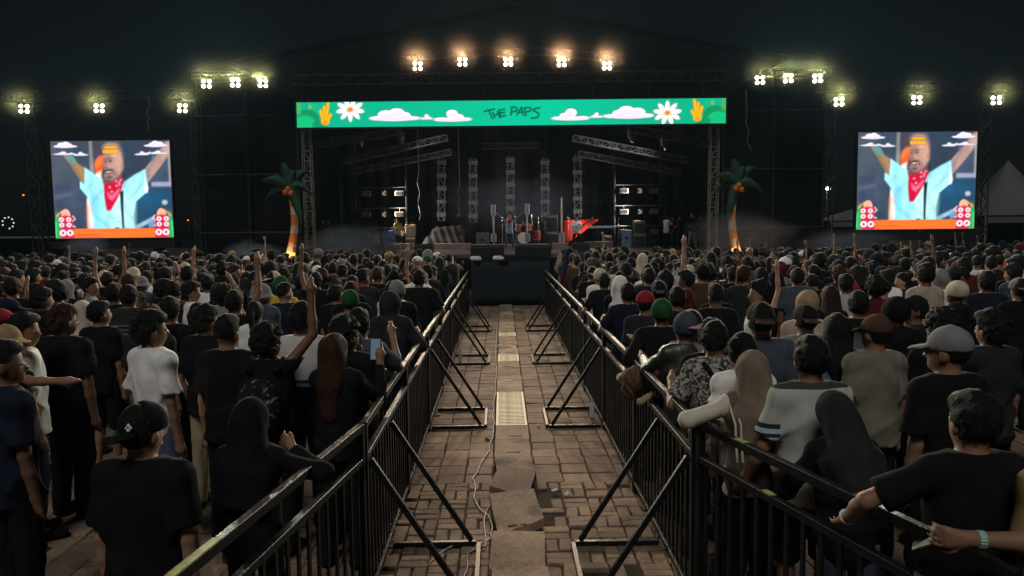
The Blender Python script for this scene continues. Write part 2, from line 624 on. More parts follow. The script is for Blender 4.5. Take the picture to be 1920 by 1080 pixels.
def trousers_mesh(P, h, kind='long', seed=0):
    lo, hi = P.box(.08)
    hi[2] = 1.05; m = max(abs(lo[0]), abs(hi[0])); lo[0], hi[0] = -min(m, .36), min(m, .36); lo[1], hi[1] = -.2, .2
    F = Field(lo, hi, h)
    b = P.build
    F.ell((0, -.012, .93), (.152 * b + .006, .112 * b + .006, .14), .05)
    for i in (-1, 1):
        F.cone(P.hip[i], P.knee[i], .085 * b + .01, .066 * b + .012, .03)
        if kind == 'long': F.cone(P.knee[i], P.ank[i], .066 * b + .010, .062 * b, .025)
    F.warp(folds(seed + 3, .007 if h < .02 else .004))
    F.plane((0, 0, 1), 1.0)
    F.plane((0, 0, -1), -.035 if kind == 'long' else -.46)
    return F.mesh('trousers')


def shoe_mesh(P, i):
    m = MB()
    a = P.ank[i]
    F = Field((a[0] - .1, -.16, -.02), (a[0] + .1, .26, .14), .018)
    F.cone((a[0], a[1] - .02, .045), (a[0] + i * .02, .14, .035), .046, .042, .02); F.cone((a[0], a[1], .06), (a[0], a[1], .1), .045, .042, .02)
    F.plane((0, 0, -1), 0)
    return F.mesh('shoe')


def hair_mesh(kind, h, seed=0):
    """in head space, pivot at the neck"""
    r = random.Random(seed)
    p = [r.uniform(0, 6.3) for _ in range(6)]
    F = Field((-.26, -.28, -.42), (.26, .30, .34), h)
    nz = lambda a, q: (lambda X, Y, Z: a * (np.sin(q * X + p[0] + 2 * np.sin(q * .7 * Z)) * np.sin(q * Y + p[1]) + .7 * np.sin(q * 1.7 * Z + p[2] + 2 * np.sin(q * X)) * np.sin(q * 1.6 * X + q * Y + p[3])))
    if kind in ('short', 'fade', 'nape', 'curly', 'mop', 'bun', 'long', 'ponytail'):
        g = {'short': .009, 'fade': .005, 'nape': .006, 'curly': .020, 'mop': .012, 'bun': .010, 'long': .016, 'ponytail': .011}[kind]
        F.ell((0, -.014, .143), (.077 + g, .094 + g, .102 + g), .02)
        if kind == 'short': F.ell((0, .045, .205), (.06, .05, .035), .03)
        if kind == 'curly': F.ell((0, -.03, .155), (.093, .105, .10), .02)
        if kind == 'mop': F.ell((0, .03, .20), (.08, .07, .05), .03); F.ell((0, -.05, .10), (.078, .066, .085), .03)
        if kind == 'fade': F.ell((0, .01, .205), (.068, .085, .052), .02)
        if kind == 'bun': F.ell((0, -.12, .19), (.045, .045, .045), .015)
        F.warp(nz({'curly': .010, 'mop': .006, 'short': .0045}.get(kind, .003), 70 if kind == 'curly' else 46))
        # hairline over the face, ears and nape
        X, Y, Z = F._g((slice(None),) * 3)
        face = Y - np.where(Z > .175, .075 + (Z - .175) * 1.2, np.where(Z > .12, .02 + (Z - .12) * 1.0, -.012))
        low = {'short': .045, 'fade': .085, 'nape': .05, 'curly': .035, 'mop': .02, 'bun': .05, 'long': .0, 'ponytail': .05}[kind] - Z
        F.d = np.maximum(F.d, np.maximum(face, low)).astype(np.float32)
        if kind in ('short', 'mop', 'curly', 'bun', 'fade'):
            nt, ln, rd = {'short': (200, .022, .0075), 'mop': (210, .034, .0085), 'curly': (230, .02, .013), 'bun': (70, .018, .007), 'fade': (90, .012, .008)}[kind]
            gg = g + (.004 if kind == 'short' else .012 if kind in ('mop', 'curly') else 0)
            for _ in range(nt):
                th, zz = r.uniform(0, 2 * math.pi), r.uniform(-.75, 1)
                ring = math.sqrt(1 - zz * zz); o_ = np.array((ring * math.cos(th), ring * math.sin(th), zz))
                q = np.array((0, -.014, .143)) + o_ * np.array((.077 + gg, .094 + gg, .102 + gg)) * .97
                lowz = {'short': .055, 'fade': .125, 'curly': .045, 'mop': .03, 'bun': .06}[kind]
                if q[2] < lowz or q[1] > (.08 if q[2] > .18 else -.02 if q[2] < .12 else .03): continue
                down = np.array((r.uniform(-.5, .5), r.uniform(-.4, .5), -1.1 if kind == 'mop' else -.75))
                d_ = nrm(o_ * (.22 if kind != 'mop' else .12) + down * (.8 if kind != 'curly' else .3) + np.array([r.uniform(-.5, .5) for _ in range(3)]) * .5)
                F.cone(q, q + d_ * ln * r.uniform(.6, 1.2), rd, rd * .35, .006)
        if kind == 'long':
            F.cone((0, -.055, .13), (0, -.10, -.10), .095, .10, .03, sq=1.7)
            F.cone((0, -.10, -.10), (.01, -.125, -.30), .10, .07, .03, sq=2.0)
            for i in (-1, 1): F.cone((i * .07, -.02, .12), (i * .085, -.05, -.06), .03, .035, .02)
            F.warp(lambda X, Y, Z: .004 * np.sin(90 * X + 5 * np.sin(6 * Z + p[0])) + .002 * np.sin(170 * X + 3 * Z))
        if kind == 'ponytail':
            F.cone((0, -.11, .17), (0, -.15, .10), .028, .035, .015); F.cone((0, -.15, .10), (.01, -.14, -.14), .036, .018, .015)
        return F.mesh('hair')
    if kind in ('hijab', 'hood'):
        g = .024 if kind == 'hijab' else .034
        F.ell((0, -.012, .135), (.075 + g, .094 + g, .104 + g), .02)
        F.cone((0, -.02, .07), (0, -.02, -.01), .092, .10, .03)
        if kind == 'hijab':
            F.cone((0, -.02, .0), (0, -.02, -.12), .10, .20, .05, sq=1.35)
            F.cone((0, -.06, .06), (.01, -.085, -.30), .10, .15, .05, sq=1.7)
        F.warp(lambda X, Y, Z: .013 * (np.sqrt(np.abs(np.sin(11 * X + 3.2 * np.sin(4 * Z + p[0]) + 4 * Y + p[1]))) - .5) * np.clip((.13 - Z) * 7, 0, 1) + .006 * (np.sqrt(np.abs(np.sin(13 * Z + 12 * Y + 8 * np.abs(X) + p[2]))) - .5))
        F.ell((0, .125, .10), (.062, .075, .085), .015, True)
        if kind == 'hijab':
            F.plane((0, 0, -1), .33)
        else:
            F.plane((0, 0, -1), .05)
        return F.mesh('hijab' if kind == 'hijab' else 'hood')
    if kind in ('cap', 'bucket', 'beanie'):
        F.ell((0, -.012, .15), (.092, .110, .105), .015)
        if kind == 'cap':
            F.plane((0, 0, -1), -.125)
            F.ell((0, .115, .132), (.074, .085, .012), .012, rot=Euler((rad(-10), 0, 0)).to_matrix())
            F.ell((0, -.012, .256), (.012, .012, .008), .004)
        elif kind == 'bucket':
            F.plane((0, 0, -1), -.125)
            F.cone((0, -.01, .135), (0, -.01, .105), .10, .15, .015)
            F.plane((0, 0, -1), -.10)
        else:
            F.ell((0, -.025, .165), (.094, .110, .105), .02)
            F.cone((0, -.012, .115), (0, -.012, .14), .098, .098, .012, sq=.88)
            F.warp(lambda X, Y, Z: .0018 * np.sin(150 * X) * np.sin(150 * Y))
            F.plane((0, 0, -1), -.085)
            F.plane((0, .7, -.7), -.035)
        return F.mesh(kind)


EYE = None
MESHC = {}


def cached(key, fn):
    if key not in MESHC: MESHC[key] = fn()
    return MESHC[key]


def make_person(loc, height, yaw, P, pkey, h, skin, top, topc, bot='long', botc='black', head=(('short', 'black'),), label='', group=None, hem=.80, seed=0, lean=0, shoes='black', topmat=None, cat='person'):
    """loc: feet; yaw in degrees, 0 faces the stage (+Y)"""
    t = thing('person', label, cat, loc, rad(yaw), group)
    t.rotation_euler = (rad(lean), 0, rad(yaw))
    s = height / 1.70
    t.scale = (s, s, s)
    link('body', cached(('b', pkey, h), lambda: body_mesh(P, h)), skin, t, own=True)
    link('shirt', cached(('s', pkey, h, top, hem), lambda: shirt_mesh(P, max(h, .012), top, seed, hem)), topmat or cloth(topc), t, own=True)
    link('trousers', cached(('t', pkey, h, bot), lambda: trousers_mesh(P, max(h, .025), bot, seed)), cloth(botc), t, own=True)
    hr = min(h, .02)
    for k, c in head:
        flip = k.endswith('_back')
        kk = k.replace('_back', '')
        isc = kk in ('hijab', 'hood', 'cap', 'beanie', 'bucket')
        o = link(kk if isc else 'hair', cached(('h', kk, hr, seed % 3), lambda: hair_mesh(kk, hr if kk not in ('short', 'mop', 'curly') else hr * .8, seed % 3)), (cloth(c) if isc else HAIR[c]), t, own=True)
        o.location = (0, -.005, NECK)
        o.rotation_euler = (rad(P.pitch), 0, rad(P.yaw + (180 if flip else 0)))
    if h < .017:
        for i in (-1, 1):
            link('shoe', cached(('sh', pkey, i), lambda: shoe_mesh(P, i)), cloth(shoes), t, own=True)
            e = link('eye', cached('eye', lambda: eye_mesh()), mat('eye_white', (.30, .28, .26), .45, var=0, spec=.2), t, own=True)
            p = P.head @ Vector((i * .03, .079, .117))
            e.location = (p.x, p.y - .005, p.z + NECK)
            e.rotation_euler = (rad(P.pitch), 0, rad(P.yaw))
            e2 = link('pupil', cached('pupil', lambda: MB().ball((0, .0085, 0), (.006, .004, .006), 8, 5).mesh('pupil')), mat('pupil_dark', (.01, .007, .005), .2, var=0), e, own=False)
    return t


def eye_mesh():
    me = MB().ball((0, 0, 0), .0105, 10, 7).mesh('eye')
    me.materials.append(None)
    return me


# ================================================================== GROUND
AX0, AXS = 0.08, 0.0123


def aisle(u, v, z=0):
    return Vector((AX0 + u * math.cos(AXS) - v * math.sin(AXS), u * math.sin(AXS) + v * math.cos(AXS), z))


def paver_mat(name, col, island):
    m = bpy.data.materials.new(name)
    m.use_nodes = True
    n, l = m.node_tree.nodes, m.node_tree.links
    b = n['Principled BSDF']
    b.inputs['Roughness'].default_value = .78
    b.inputs['Specular IOR Level'].default_value = .35
    tc = n.new('ShaderNodeNewGeometry')
    rnd = tc.outputs['Random Per Island'] if island else n.new('ShaderNodeObjectInfo').outputs['Random']
    rp = n.new('ShaderNodeValToRGB')
    rp.color_ramp.elements[0].color = (col[0] * .62, col[1] * .6, col[2] * .6, 1)
    rp.color_ramp.elements[1].color = (col[0] * 1.25, col[1] * 1.22, col[2] * 1.15, 1)
    l.new(rnd, rp.inputs['Fac'])
    big = n.new('ShaderNodeTexNoise'); big.inputs['Scale'].default_value = .9; big.inputs['Detail'].default_value = 6
    big.inputs['Roughness'].default_value = .65
    l.new(tc.outputs['Position'], big.inputs['Vector'])
    fine = n.new('ShaderNodeTexNoise'); fine.inputs['Scale'].default_value = 38; fine.inputs['Detail'].default_value = 5
    l.new(tc.outputs['Position'], fine.inputs['Vector'])
    r1 = n.new('ShaderNodeMapRange'); r1.inputs[1].default_value = .38; r1.inputs[2].default_value = .62; r1.inputs[3].default_value = .5; r1.inputs[4].default_value = 1.15
    l.new(big.outputs['Fac'], r1.inputs[0])
    r2 = n.new('ShaderNodeMapRange'); r2.inputs[1].default_value = .3; r2.inputs[2].default_value = .7; r2.inputs[3].default_value = .75; r2.inputs[4].default_value = 1.2
    l.new(fine.outputs['Fac'], r2.inputs[0])
    mu = n.new('ShaderNodeMath'); mu.operation = 'MULTIPLY'
    l.new(r1.outputs[0], mu.inputs[0]); l.new(r2.outputs[0], mu.inputs[1])
    sc_ = n.new('ShaderNodeVectorMath'); sc_.operation = 'SCALE'
    l.new(rp.outputs['Color'], sc_.inputs[0]); l.new(mu.outputs[0], sc_.inputs['Scale'])
    # moss and damp dirt in worn patches
    ms = n.new('ShaderNodeTexNoise'); ms.inputs['Scale'].default_value = 2.3; ms.inputs['Detail'].default_value = 7
    l.new(tc.outputs['Position'], ms.inputs['Vector'])
    r3 = n.new('ShaderNodeMapRange'); r3.inputs[1].default_value = .56; r3.inputs[2].default_value = .72
    l.new(ms.outputs['Fac'], r3.inputs[0])
    mx = n.new('ShaderNodeMix'); mx.data_type = 'RGBA'
    l.new(r3.outputs[0], mx.inputs[0]); l.new(sc_.outputs[0], mx.inputs[6]); mx.inputs[7].default_value = (.045, .045, .022, 1)
    l.new(mx.outputs[2], b.inputs['Base Color'])
    bp = n.new('ShaderNodeBump'); bp.inputs['Strength'].default_value = .5; bp.inputs['Distance'].default_value = .006
    l.new(fine.outputs['Fac'], bp.inputs['Height']); l.new(bp.outputs['Normal'], b.inputs['Normal'])
    MATS[name] = m
    return m


PAVER = paver_mat('clay_paver', (.32, .225, .155), False)
PAVER_S = paver_mat('clay_paver_field', (.27, .195, .14), True)
SLAB = paver_mat('concrete_cover_slab', (.40, .30, .22), False)
SOIL = mat('dark_soil', (.055, .045, .034), .95, var=.4, nscale=8, bump=.5, bscale=40, spec=.1)

# ground sheet with a trench left open for the drain
gm = MB()
X0, X1, V0, V1, TW = -72, 72, -22, 111, .175
for (a, b, c, d) in ((X0, -TW, V0, V1), (TW, X1, V0, V1), (-TW, TW, V0, 1.0), (-TW, TW, 22.0, V1)):
    gm.add([aisle(a, c, -.014), aisle(b, c, -.014), aisle(b, d, -.014), aisle(a, d, -.014)], [(0, 1, 2, 3)])
g = gm.build('ground', SOIL); tag(g, kind='structure')
tr = MB()
P = [aisle(u, v, z) for v in (1.0, 22.0) for u, z in ((-TW, -.014), (-TW, -.34), (TW, -.34), (TW, -.014))]
tr.add(P, [(0, 4, 5, 1), (1, 5, 6, 2), (2, 6, 7, 3), (0, 1, 2, 3), (7, 6, 5, 4)])
drain = thing('drain_channel', 'stone covered drain channel running down the middle of the aisle', None, (AX0, 0, 0), AXS); del drain['label']
tag(drain, kind='structure')
trench = tr.build('trench', mat('trench_dirt', (.03, .025, .02), .95, var=.4), None)
trench.parent = drain; trench.matrix_parent_inverse = (Matrix.Translation((AX0, 0, 0)) @ Matrix.Rotation(AXS, 4, 'Z')).inverted()

# pavers
paving = thing('paving', None, None, (AX0, 0, 0), AXS); tag(paving, kind='structure')


def left_u(v): return -.855 - .0082 * v
def right_u(v): return 1.01 + .0027 * v


def paver_me(sx, sy, seed):
    r = random.Random(seed)
    m = MB(); j = lambda: r.uniform(-.003, .003)
    x, y = sx / 2 - .005, sy / 2 - .005
    top = [(sx_ * (x - .006) + j(), sy_ * (y - .006) + j(), 0 + j() * .5) for sx_, sy_ in ((-1, -1), (1, -1), (1, 1), (-1, 1))]
    mid = [(sx_ * x + j(), sy_ * y + j(), -.008) for sx_, sy_ in ((-1, -1), (1, -1), (1, 1), (-1, 1))]
    bot = [(sx_ * x, sy_ * y, -.05) for sx_, sy_ in ((-1, -1), (1, -1), (1, 1), (-1, 1))]
    f = [(0, 1, 2, 3)]
    for a in (0, 4):
        f += [(a + 4 + i, a + 4 + (i + 1) % 4, a + (i + 1) % 4, a + i) for i in range(4)]
    return m.add(top + mid + bot, f)


SQ = [paver_me(.25, .25, i).mesh('paver') for i in range(5)]
BR = [paver_me(.205, .10, i + 9).mesh('paver') for i in range(5)]
for me in SQ + BR: me.materials.append(PAVER)
rr = random.Random(5)
spots = []           # (v, u, kind, rot)
v = 1.6
while v < 6.45:      # worn basket-weave bricks at the near end
    for side in (-1, 1):
        for k in range(6):
            u = side * (.19 + .1025 + .205 * k)
            if not (left_u(v) - .1 < u < right_u(v) + .1): continue
            if (int(round(v / .205)) + k) % 2:
                spots += [(v, u - .0513, 'b', 1), (v, u + .0513, 'b', 1)]
            else:
                spots += [(v - .0513, u, 'b', 0), (v + .0513, u, 'b', 0)]
    v += .205
v = 6.45 + .06
while v < 21.6:
    for side in (-1, 1):
        for k in range(5):
            u = side * (.19 + .125 + .25 * k)
            if left_u(v) - .12 < u < right_u(v) + .12: spots.append((v, u, 's', 0))
    v += .25
vis = [q for q in spots if q[0] > 3.9]
vis.sort(key=lambda q: q[0])
single = set(vis[:296])
rest = MB()
for q in spots:
    v, u, kd, ro = q
    if kd == 'b' and .19 < u < .33 and 5.3 < v < 6.3 and rr.random() < .75: continue        # missing bricks beside the drain
    if kd == 'b' and rr.random() < .012: continue
    rough = 1.6 if kd == 'b' else 1
    e = Euler((rr.gauss(0, .010 * rough), rr.gauss(0, .010 * rough), (math.pi / 2 if ro else 0) + rr.gauss(0, .02 * rough)))
    z = rr.gauss(0, .003 * rough)
    if q in single:
        o = bpy.data.objects.new('paver', rr.choice(BR if kd == 'b' else SQ))
        COL.objects.link(o); o.parent = paving
        o.location = (u + rr.gauss(0, .003), v + rr.gauss(0, .003), z); o.rotation_euler = e
    else:
        me = rr.choice(BR if kd == 'b' else SQ); R3 = e.to_matrix()
        rest.add([R3 @ vv.co + Vector((u, v, z)) for vv in me.vertices], [tuple(p.vertices) for p in me.polygons])
# the same paving under the crowd on both sides
for side in (-1, 1):
    v = 1.5
    while v < 12.5:
        u = (.19 + .125)
        while u < 9.5:
            uu = side * u
            if not (left_u(v) - .12 < uu < right_u(v) + .12) and abs(uu) < .72 * v + 1:
                me = SQ[rr.randrange(5)]; R3 = Euler((rr.gauss(0, .012), rr.gauss(0, .012), rr.gauss(0, .02))).to_matrix(); z = rr.gauss(0, .004)
                rest.add([R3 @ vv.co + Vector((uu, v, z)) for vv in me.vertices], [tuple(p.vertices) for p in me.polygons])
            u += .25
        v += .25
pf = rest.build('paver_field', PAVER_S, paving); tag(pf, kind='stuff')

# cover slabs and grates over the drain
GRATE = mat('pale_yellow_grate', (.72, .70, .50), .6, .1, var=.25, nscale=30)


def slab(v0, v1, dx=0, rz=0, tip=0, roll=0, dz=0, wd=.352, sk=(0, 0)):
    m = MB()
    n = 6; L = (v1 - v0) - .02
    r = random.Random(int(v0 * 100))
    top, bot = [], []
    for sx, sy in [(-1, -1)] + [(-1 + 2 * i / n, -1) for i in range(1, n)] + [(1, -1), (1, 0), (1, 1)] + [(1 - 2 * i / n, 1) for i in range(1, n)] + [(-1, 1), (-1, 0)]:
        x, y = sx * wd / 2 + r.uniform(-.006, .006), sy * L / 2 + r.uniform(-.008, .008)
        if y < -L * .3: y += sk[0] * (1 - x / wd * 2) / 2 + sk[1] * (1 + x / wd * 2) / 2
        top.append((x, y, .044 + r.uniform(-.003, .003))); bot.append((x, y, -.03))
    k = len(top)
    m.add(top + bot, [tuple(range(k)), tuple(range(2 * k - 1, k - 1, -1))] + [(k + i, k + (i + 1) % k, (i + 1) % k, i) for i in range(k)])
    o = m.build('cover_slab', SLAB, drain)
    o.location = (dx, (v0 + v1) / 2, dz); o.rotation_euler = (rad(tip), rad(roll), rad(rz))
    if L > .4 and r.random() < .6:          # lifting slots
        s_ = MB().box((r.uniform(-.04, .04), -L * .3, .0435), (.14, .018, .006)).build('lifting_slot', SOIL, o)
    return o


def grate(v0, v1):
    f = thing('drain_grate', None, None, (0, (v0 + v1) / 2, 0)); f.parent = drain
    m = MB(); L = v1 - v0
    for sx in (-1, 1): m.box((sx * .163, 0, .02), (.026, L, .05))
    for sy in (-1, 1): m.box((0, sy * (L / 2 - .013), .0215), (.30, .026, .05))
    m.build('grate_frame', GRATE, f)
    n = int(L / .064)
    me = MB().box((0, 0, 0), (.30, .030, .03)).mesh('slat'); me.materials.append(GRATE)
    for i in range(n):
        o = bpy.data.objects.new('slat', me); COL.objects.link(o); o.parent = f
        o.location = (0, -L / 2 + .05 + (L - .1) * i / (n - 1), .024)
    return f


for a in [(2.2, 2.8), (2.8, 3.4), (3.4, 4.0), (4.0, 4.62, .02, 2, 2, 0, .01, .37, (.0, .02)), (4.60, 5.20, .0, -3, 4, 1, .0, .37, (.04, .10)), (5.20, 5.92, .012, 6, 6, -3, .02, .37, (.03, .20)), (5.90, 6.50, -.02, -10, 7, 3, .025, .35, (.20, .03)),
          (6.55, 7.02, .012, 3, 2, 0, .0, .352, (.0, .04)), (7.03, 7.6, 0, 0, 1), (7.6, 8.13, .005, 0, 0)]:
    slab(*a)
grate(8.15, 9.87)
v = 9.9
while v < 21.5:
    if abs(v - 12.3) < .31: grate(v, v + .7); v += .72; continue
    if abs(v - 15.2) < .31: grate(v, v + .55); v += .57; continue
    L = rr.choice((.5, .6, .6, .7)); slab(v, min(v + L, 21.6), rr.gauss(0, .005), rr.gauss(0, .6), rr.gauss(0, .4)); v += L

# white cable lying along the drain, bits of litter
pts = [(-.215, 21), (-.22, 15), (-.20, 10.5), (-.215, 9), (-.20, 8.2), (-.24, 7.3), (-.36, 6.5), (-.33, 5.9), (-.19, 5.55), (-.19, 5.2), (-.33, 4.95), (-.36, 4.5), (-.33, 3.6)]
cp = []
for i in range(len(pts) - 1):
    for k in range(5):
        t = k / 5; cp.append(aisle(pts[i][0] * (1 - t) + pts[i + 1][0] * t + .012 * math.sin(i * 3 + k * 1.1), pts[i][1] * (1 - t) + pts[i + 1][1] * t, .012))
tag(MB().path(cp, .006, 6).build('cable', mat('white_cable', (.45, .42, .36), .5, var=.2)), 'thin white cable snaking along the drain slabs in the aisle', 'cable')
CP2 = [aisle(-.19 - .03 * math.sin(i * .9) - .012 * i, 5.9 - .17 * i, .010) for i in range(6)] + [aisle(-.40 - .05 * i, 5.1 - .02 * i * i, .010) for i in range(5)]
tag(MB().path(CP2, .006, 6).build('cable', MATS['white_cable']), 'short white cable end curling off beside the broken pavers', 'cable')

# ================================================================== BARRIERS
TAPE = mat('yellow_paint_mark', (.34, .34, .09), .6, var=.5, nscale=25)
BARME = MB().box((0, 0, 0), (.026, .012, .82)).mesh('bar'); BARME.materials.append(BLACK_METAL)


def barrier(a, b, inward, brace, label, group, tapes=()):
    """steel panel from a to b (ground points); inward = +1/-1, which side of a->b the braces stand on"""
    a, b = Vector(a), Vector(b)
    d = b - a
    L = d.length - .012
    t = thing('crowd_barrier', label, 'crowd barrier', a, math.atan2(d.y, d.x), group)
    for x in (.022, L - .022): MB().box((x, 0, .565), (.042, .042, 1.13)).build('post', BLACK_METAL, t, .003)
    for nm, z, h_ in (('top_rail', 1.108, .045), ('middle_rail', .915, .04), ('bottom_rail', .075, .035)):
        MB().box((L / 2, 0, z), (L - .09, .038, h_)).build(nm, BLACK_METAL, t, .003)
    n = 16
    for i in range(n):
        o = bpy.data.objects.new('bar', BARME); COL.objects.link(o); o.parent = t
        o.location = (.09 + (L - .18) * i / (n - 1), 0, .494)
    if brace:
        s = inward
        xs = (.03, .87)
        for x in xs:
            MB().bar((x, s * .035, .90), (x, s * .58, .045), .034, .034).build('brace_leg', BLACK_METAL, t, .003)
            MB().bar((x, s * .03, .022), (x, s * .615, .022), .036, .036).build('brace_foot', BLACK_METAL, t, .003)
        MB().bar((xs[0] + .02, s * .633, .023), (xs[1] - .02, s * .633, .023), .034, .034).build('brace_tie', BLACK_METAL, t, .003)
    for x0, x1, z in tapes:
        MB().box(((x0 + x1) / 2, 0, z), (x1 - x0, .036, .022)).build('paint_mark', TAPE, t)
    return t


def LB(y): return Vector((-.785 - .0198 * y, y, 0))
def RB(y): return Vector((1.092 - .0096 * y, y, 0))


LV = ['beside the long haired woman filming', 'beside the raised hand fans', 'under the hooded fan hand', 'beside the dark hooded fan', 'with a bottle at its foot',
      'next to the pale shirted fans', 'two panels before the stage block', 'ending at the black stage block']
RV = ['under the sleeve of the beige hijab woman', 'under the arm of the batik shirted man', 'beside the fan in the wide black top', 'beside the green capped fan', 'beside the red capped fan',
      'next to the beanie wearing fans', 'two panels before the stage block', 'ending at the black stage block']
for i in range(8):
    y0 = 4.2 + 1.97 * i
    barrier(LB(y0), LB(y0 + 1.97), -1, i % 2 == 0, 'black steel crowd barrier %s, on the polo shirt fan side' % LV[i], 'barriers along the side of the polo shirt fan')
    barrier(RB(y0), RB(y0 + 1.97), 1, i % 2 == 0, 'black steel crowd barrier %s, on the hijab side' % RV[i], 'barriers along the side of the beige hijab woman')
a, b = LB(4.18) + Vector((-.005, 0, 0)), Vector((-1.115, 2.25, 0))
barrier(a, b, 1, False, 'black steel crowd barrier with a long yellow scuffed top rail beside the black hijab', None, ((1.60, 1.93, 1.1225),))
barrier(b + Vector((-.004, -.02, 0)), Vector((-1.4, .3, 0)), 1, False, 'black steel crowd barrier running past the camera beside the black cap man', None)
a, b = RB(4.16) + Vector((.005, 0, 0)), Vector((1.61, 2.27, 0))
barrier(a, b, -1, False, 'black steel crowd barrier with two short yellow marks below the raglan shirt man', None, ((.38, .47, 1.1225), (.62, .70, .9275)))
barrier(b + Vector((.006, -.02, 0)), Vector((2.16, .38, 0)), -1, False, 'black steel crowd barrier under the wristbanded hand', None)

# ================================================================== PAINTED PICTURES FOR THE LED SCREENS (flat pictures shown by the screens)
def srgb(h):
    c = [int(h[i:i + 2], 16) / 255 for i in (0, 2, 4)]
    return np.array([x / 12.92 if x <= .04045 else ((x + .055) / 1.055) ** 2.4 for x in c])


class Canvas:
    def __init__(s, w, h, x0, y0, x1, y1, bgc):
        s.w, s.h = w, h
        s.X, s.Y = np.meshgrid(np.linspace(x0, x1, w), np.linspace(y0, y1, h))
        s.px = (x1 - x0) / w
        s.C = np.zeros((h, w, 3)); s.C[:] = srgb(bgc)

    def put(s, d, col, a=1.0, soft=None):
        sf = soft or s.px * .7
        m = np.clip(.5 - d / (2 * sf), 0, 1)[..., None] * a
        s.C = s.C * (1 - m) + srgb(col) * m

    def ell(s, cx, cy, rx, ry, col, rot=0, a=1.0, soft=None):
        c, n = math.cos(rad(rot)), math.sin(rad(rot))
        x, y = s.X - cx, s.Y - cy
        u, v = x * c + y * n, -x * n + y * c
        k = np.sqrt((u / rx) ** 2 + (v / ry) ** 2)
        s.put((k - 1) * min(rx, ry), col, a, soft)

    def poly(s, pts, col, a=1.0, soft=None):
        P = np.array(pts, float); n = len(P)
        d2 = np.full(s.X.shape, 1e12); ins = np.zeros(s.X.shape, bool)
        for i in range(n):
            p, q = P[i], P[(i + 1) % n]
            e = q - p; wx, wy = s.X - p[0], s.Y - p[1]
            t = np.clip((wx * e[0] + wy * e[1]) / (e @ e + 1e-9), 0, 1)
            d2 = np.minimum(d2, (wx - t * e[0]) ** 2 + (wy - t * e[1]) ** 2)
            if p[1] != q[1]:
                ins ^= ((p[1] > s.Y) != (q[1] > s.Y)) & (s.X < (q[0] - p[0]) * (s.Y - p[1]) / (q[1] - p[1]) + p[0])
        d = np.sqrt(d2); s.put(np.where(ins, -d, d), col, a, soft)

    def line(s, pts, r, col, a=1.0, soft=None):
        d = np.full(s.X.shape, 1e6)
        for p, q in zip(pts[:-1], pts[1:]):
            e = (q[0] - p[0], q[1] - p[1]); wx, wy = s.X - p[0], s.Y - p[1]
            t = np.clip((wx * e[0] + wy * e[1]) / (e[0] ** 2 + e[1] ** 2 + 1e-9), 0, 1)
            d = np.minimum(d, np.hypot(wx - t * e[0], wy - t * e[1]) - r)
        s.put(d, col, a, soft)

    def cloud(s, cx, cy, sx, sy, lobes, flip=1):
        for pas in (0, 1, 2):
            for (lx, ly, rx, ry) in lobes:
                x, y = cx + flip * lx * sx, cy + ly * sy
                if pas == 0: s.ell(x, y, rx * sx * 1.03 + s.px, ry * sy * 1.04 + s.px, '1c7a5c' if sx > 30 and s.h < 60 else '5a6f80', a=.8)
                if pas == 1: s.ell(x, y, rx * sx, ry * sy, 'f4ecf8')
                if pas == 2: s.ell(x + flip * rx * sx * .1, y + ry * sy * .25, rx * sx * .75, ry * sy * .6, 'e6d3ef', a=.8)

    def mesh(s, name, wd, ht):
        """upright picture in x, z facing -y, centred"""
        xs = np.linspace(-wd / 2, wd / 2, s.w); zs = np.linspace(ht / 2, -ht / 2, s.h)
        V = np.stack([np.tile(xs, s.h), np.zeros(s.w * s.h), np.repeat(zs, s.w)], 1)
        i = np.arange(s.w * s.h).reshape(s.h, s.w)
        F = np.stack([i[1:, :-1].ravel(), i[1:, 1:].ravel(), i[:-1, 1:].ravel(), i[:-1, :-1].ravel()], 1)
        me = mesh_np(name, V, F, False)
        at_ = me.color_attributes.new('picture', 'FLOAT_COLOR', 'POINT')
        at_.data.foreach_set('color', np.concatenate([np.clip(s.C, 0, 1).reshape(-1, 3), np.ones((s.w * s.h, 1))], 1).astype(np.float32).ravel())
        return me


def led_mat(name, strength):
    m = bpy.data.materials.new(name); m.use_nodes = True
    n, l = m.node_tree.nodes, m.node_tree.links
    n.remove(n['Principled BSDF'])
    e = n.new('ShaderNodeEmission'); e.inputs['Strength'].default_value = strength
    a_ = n.new('ShaderNodeVertexColor'); a_.layer_name = 'picture'
    l.new(a_.outputs['Color'], e.inputs['Color']); l.new(e.outputs[0], n['Material Output'].inputs['Surface'])
    return m


LED = led_mat('led_picture', 1.3)
LOB1 = [(-.75, .25, .3, .22), (-.35, -.1, .35, .5), (.1, -.25, .35, .55), (.4, .0, .3, .4), (.75, .28, .35, .2), (0, .3, .85, .28)]
LOB2 = [(-.6, .35, .4, .22), (0, -.25, .32, .5), (.35, .1, .28, .35), (.7, .35, .35, .2), (0, .4, .85, .22)]

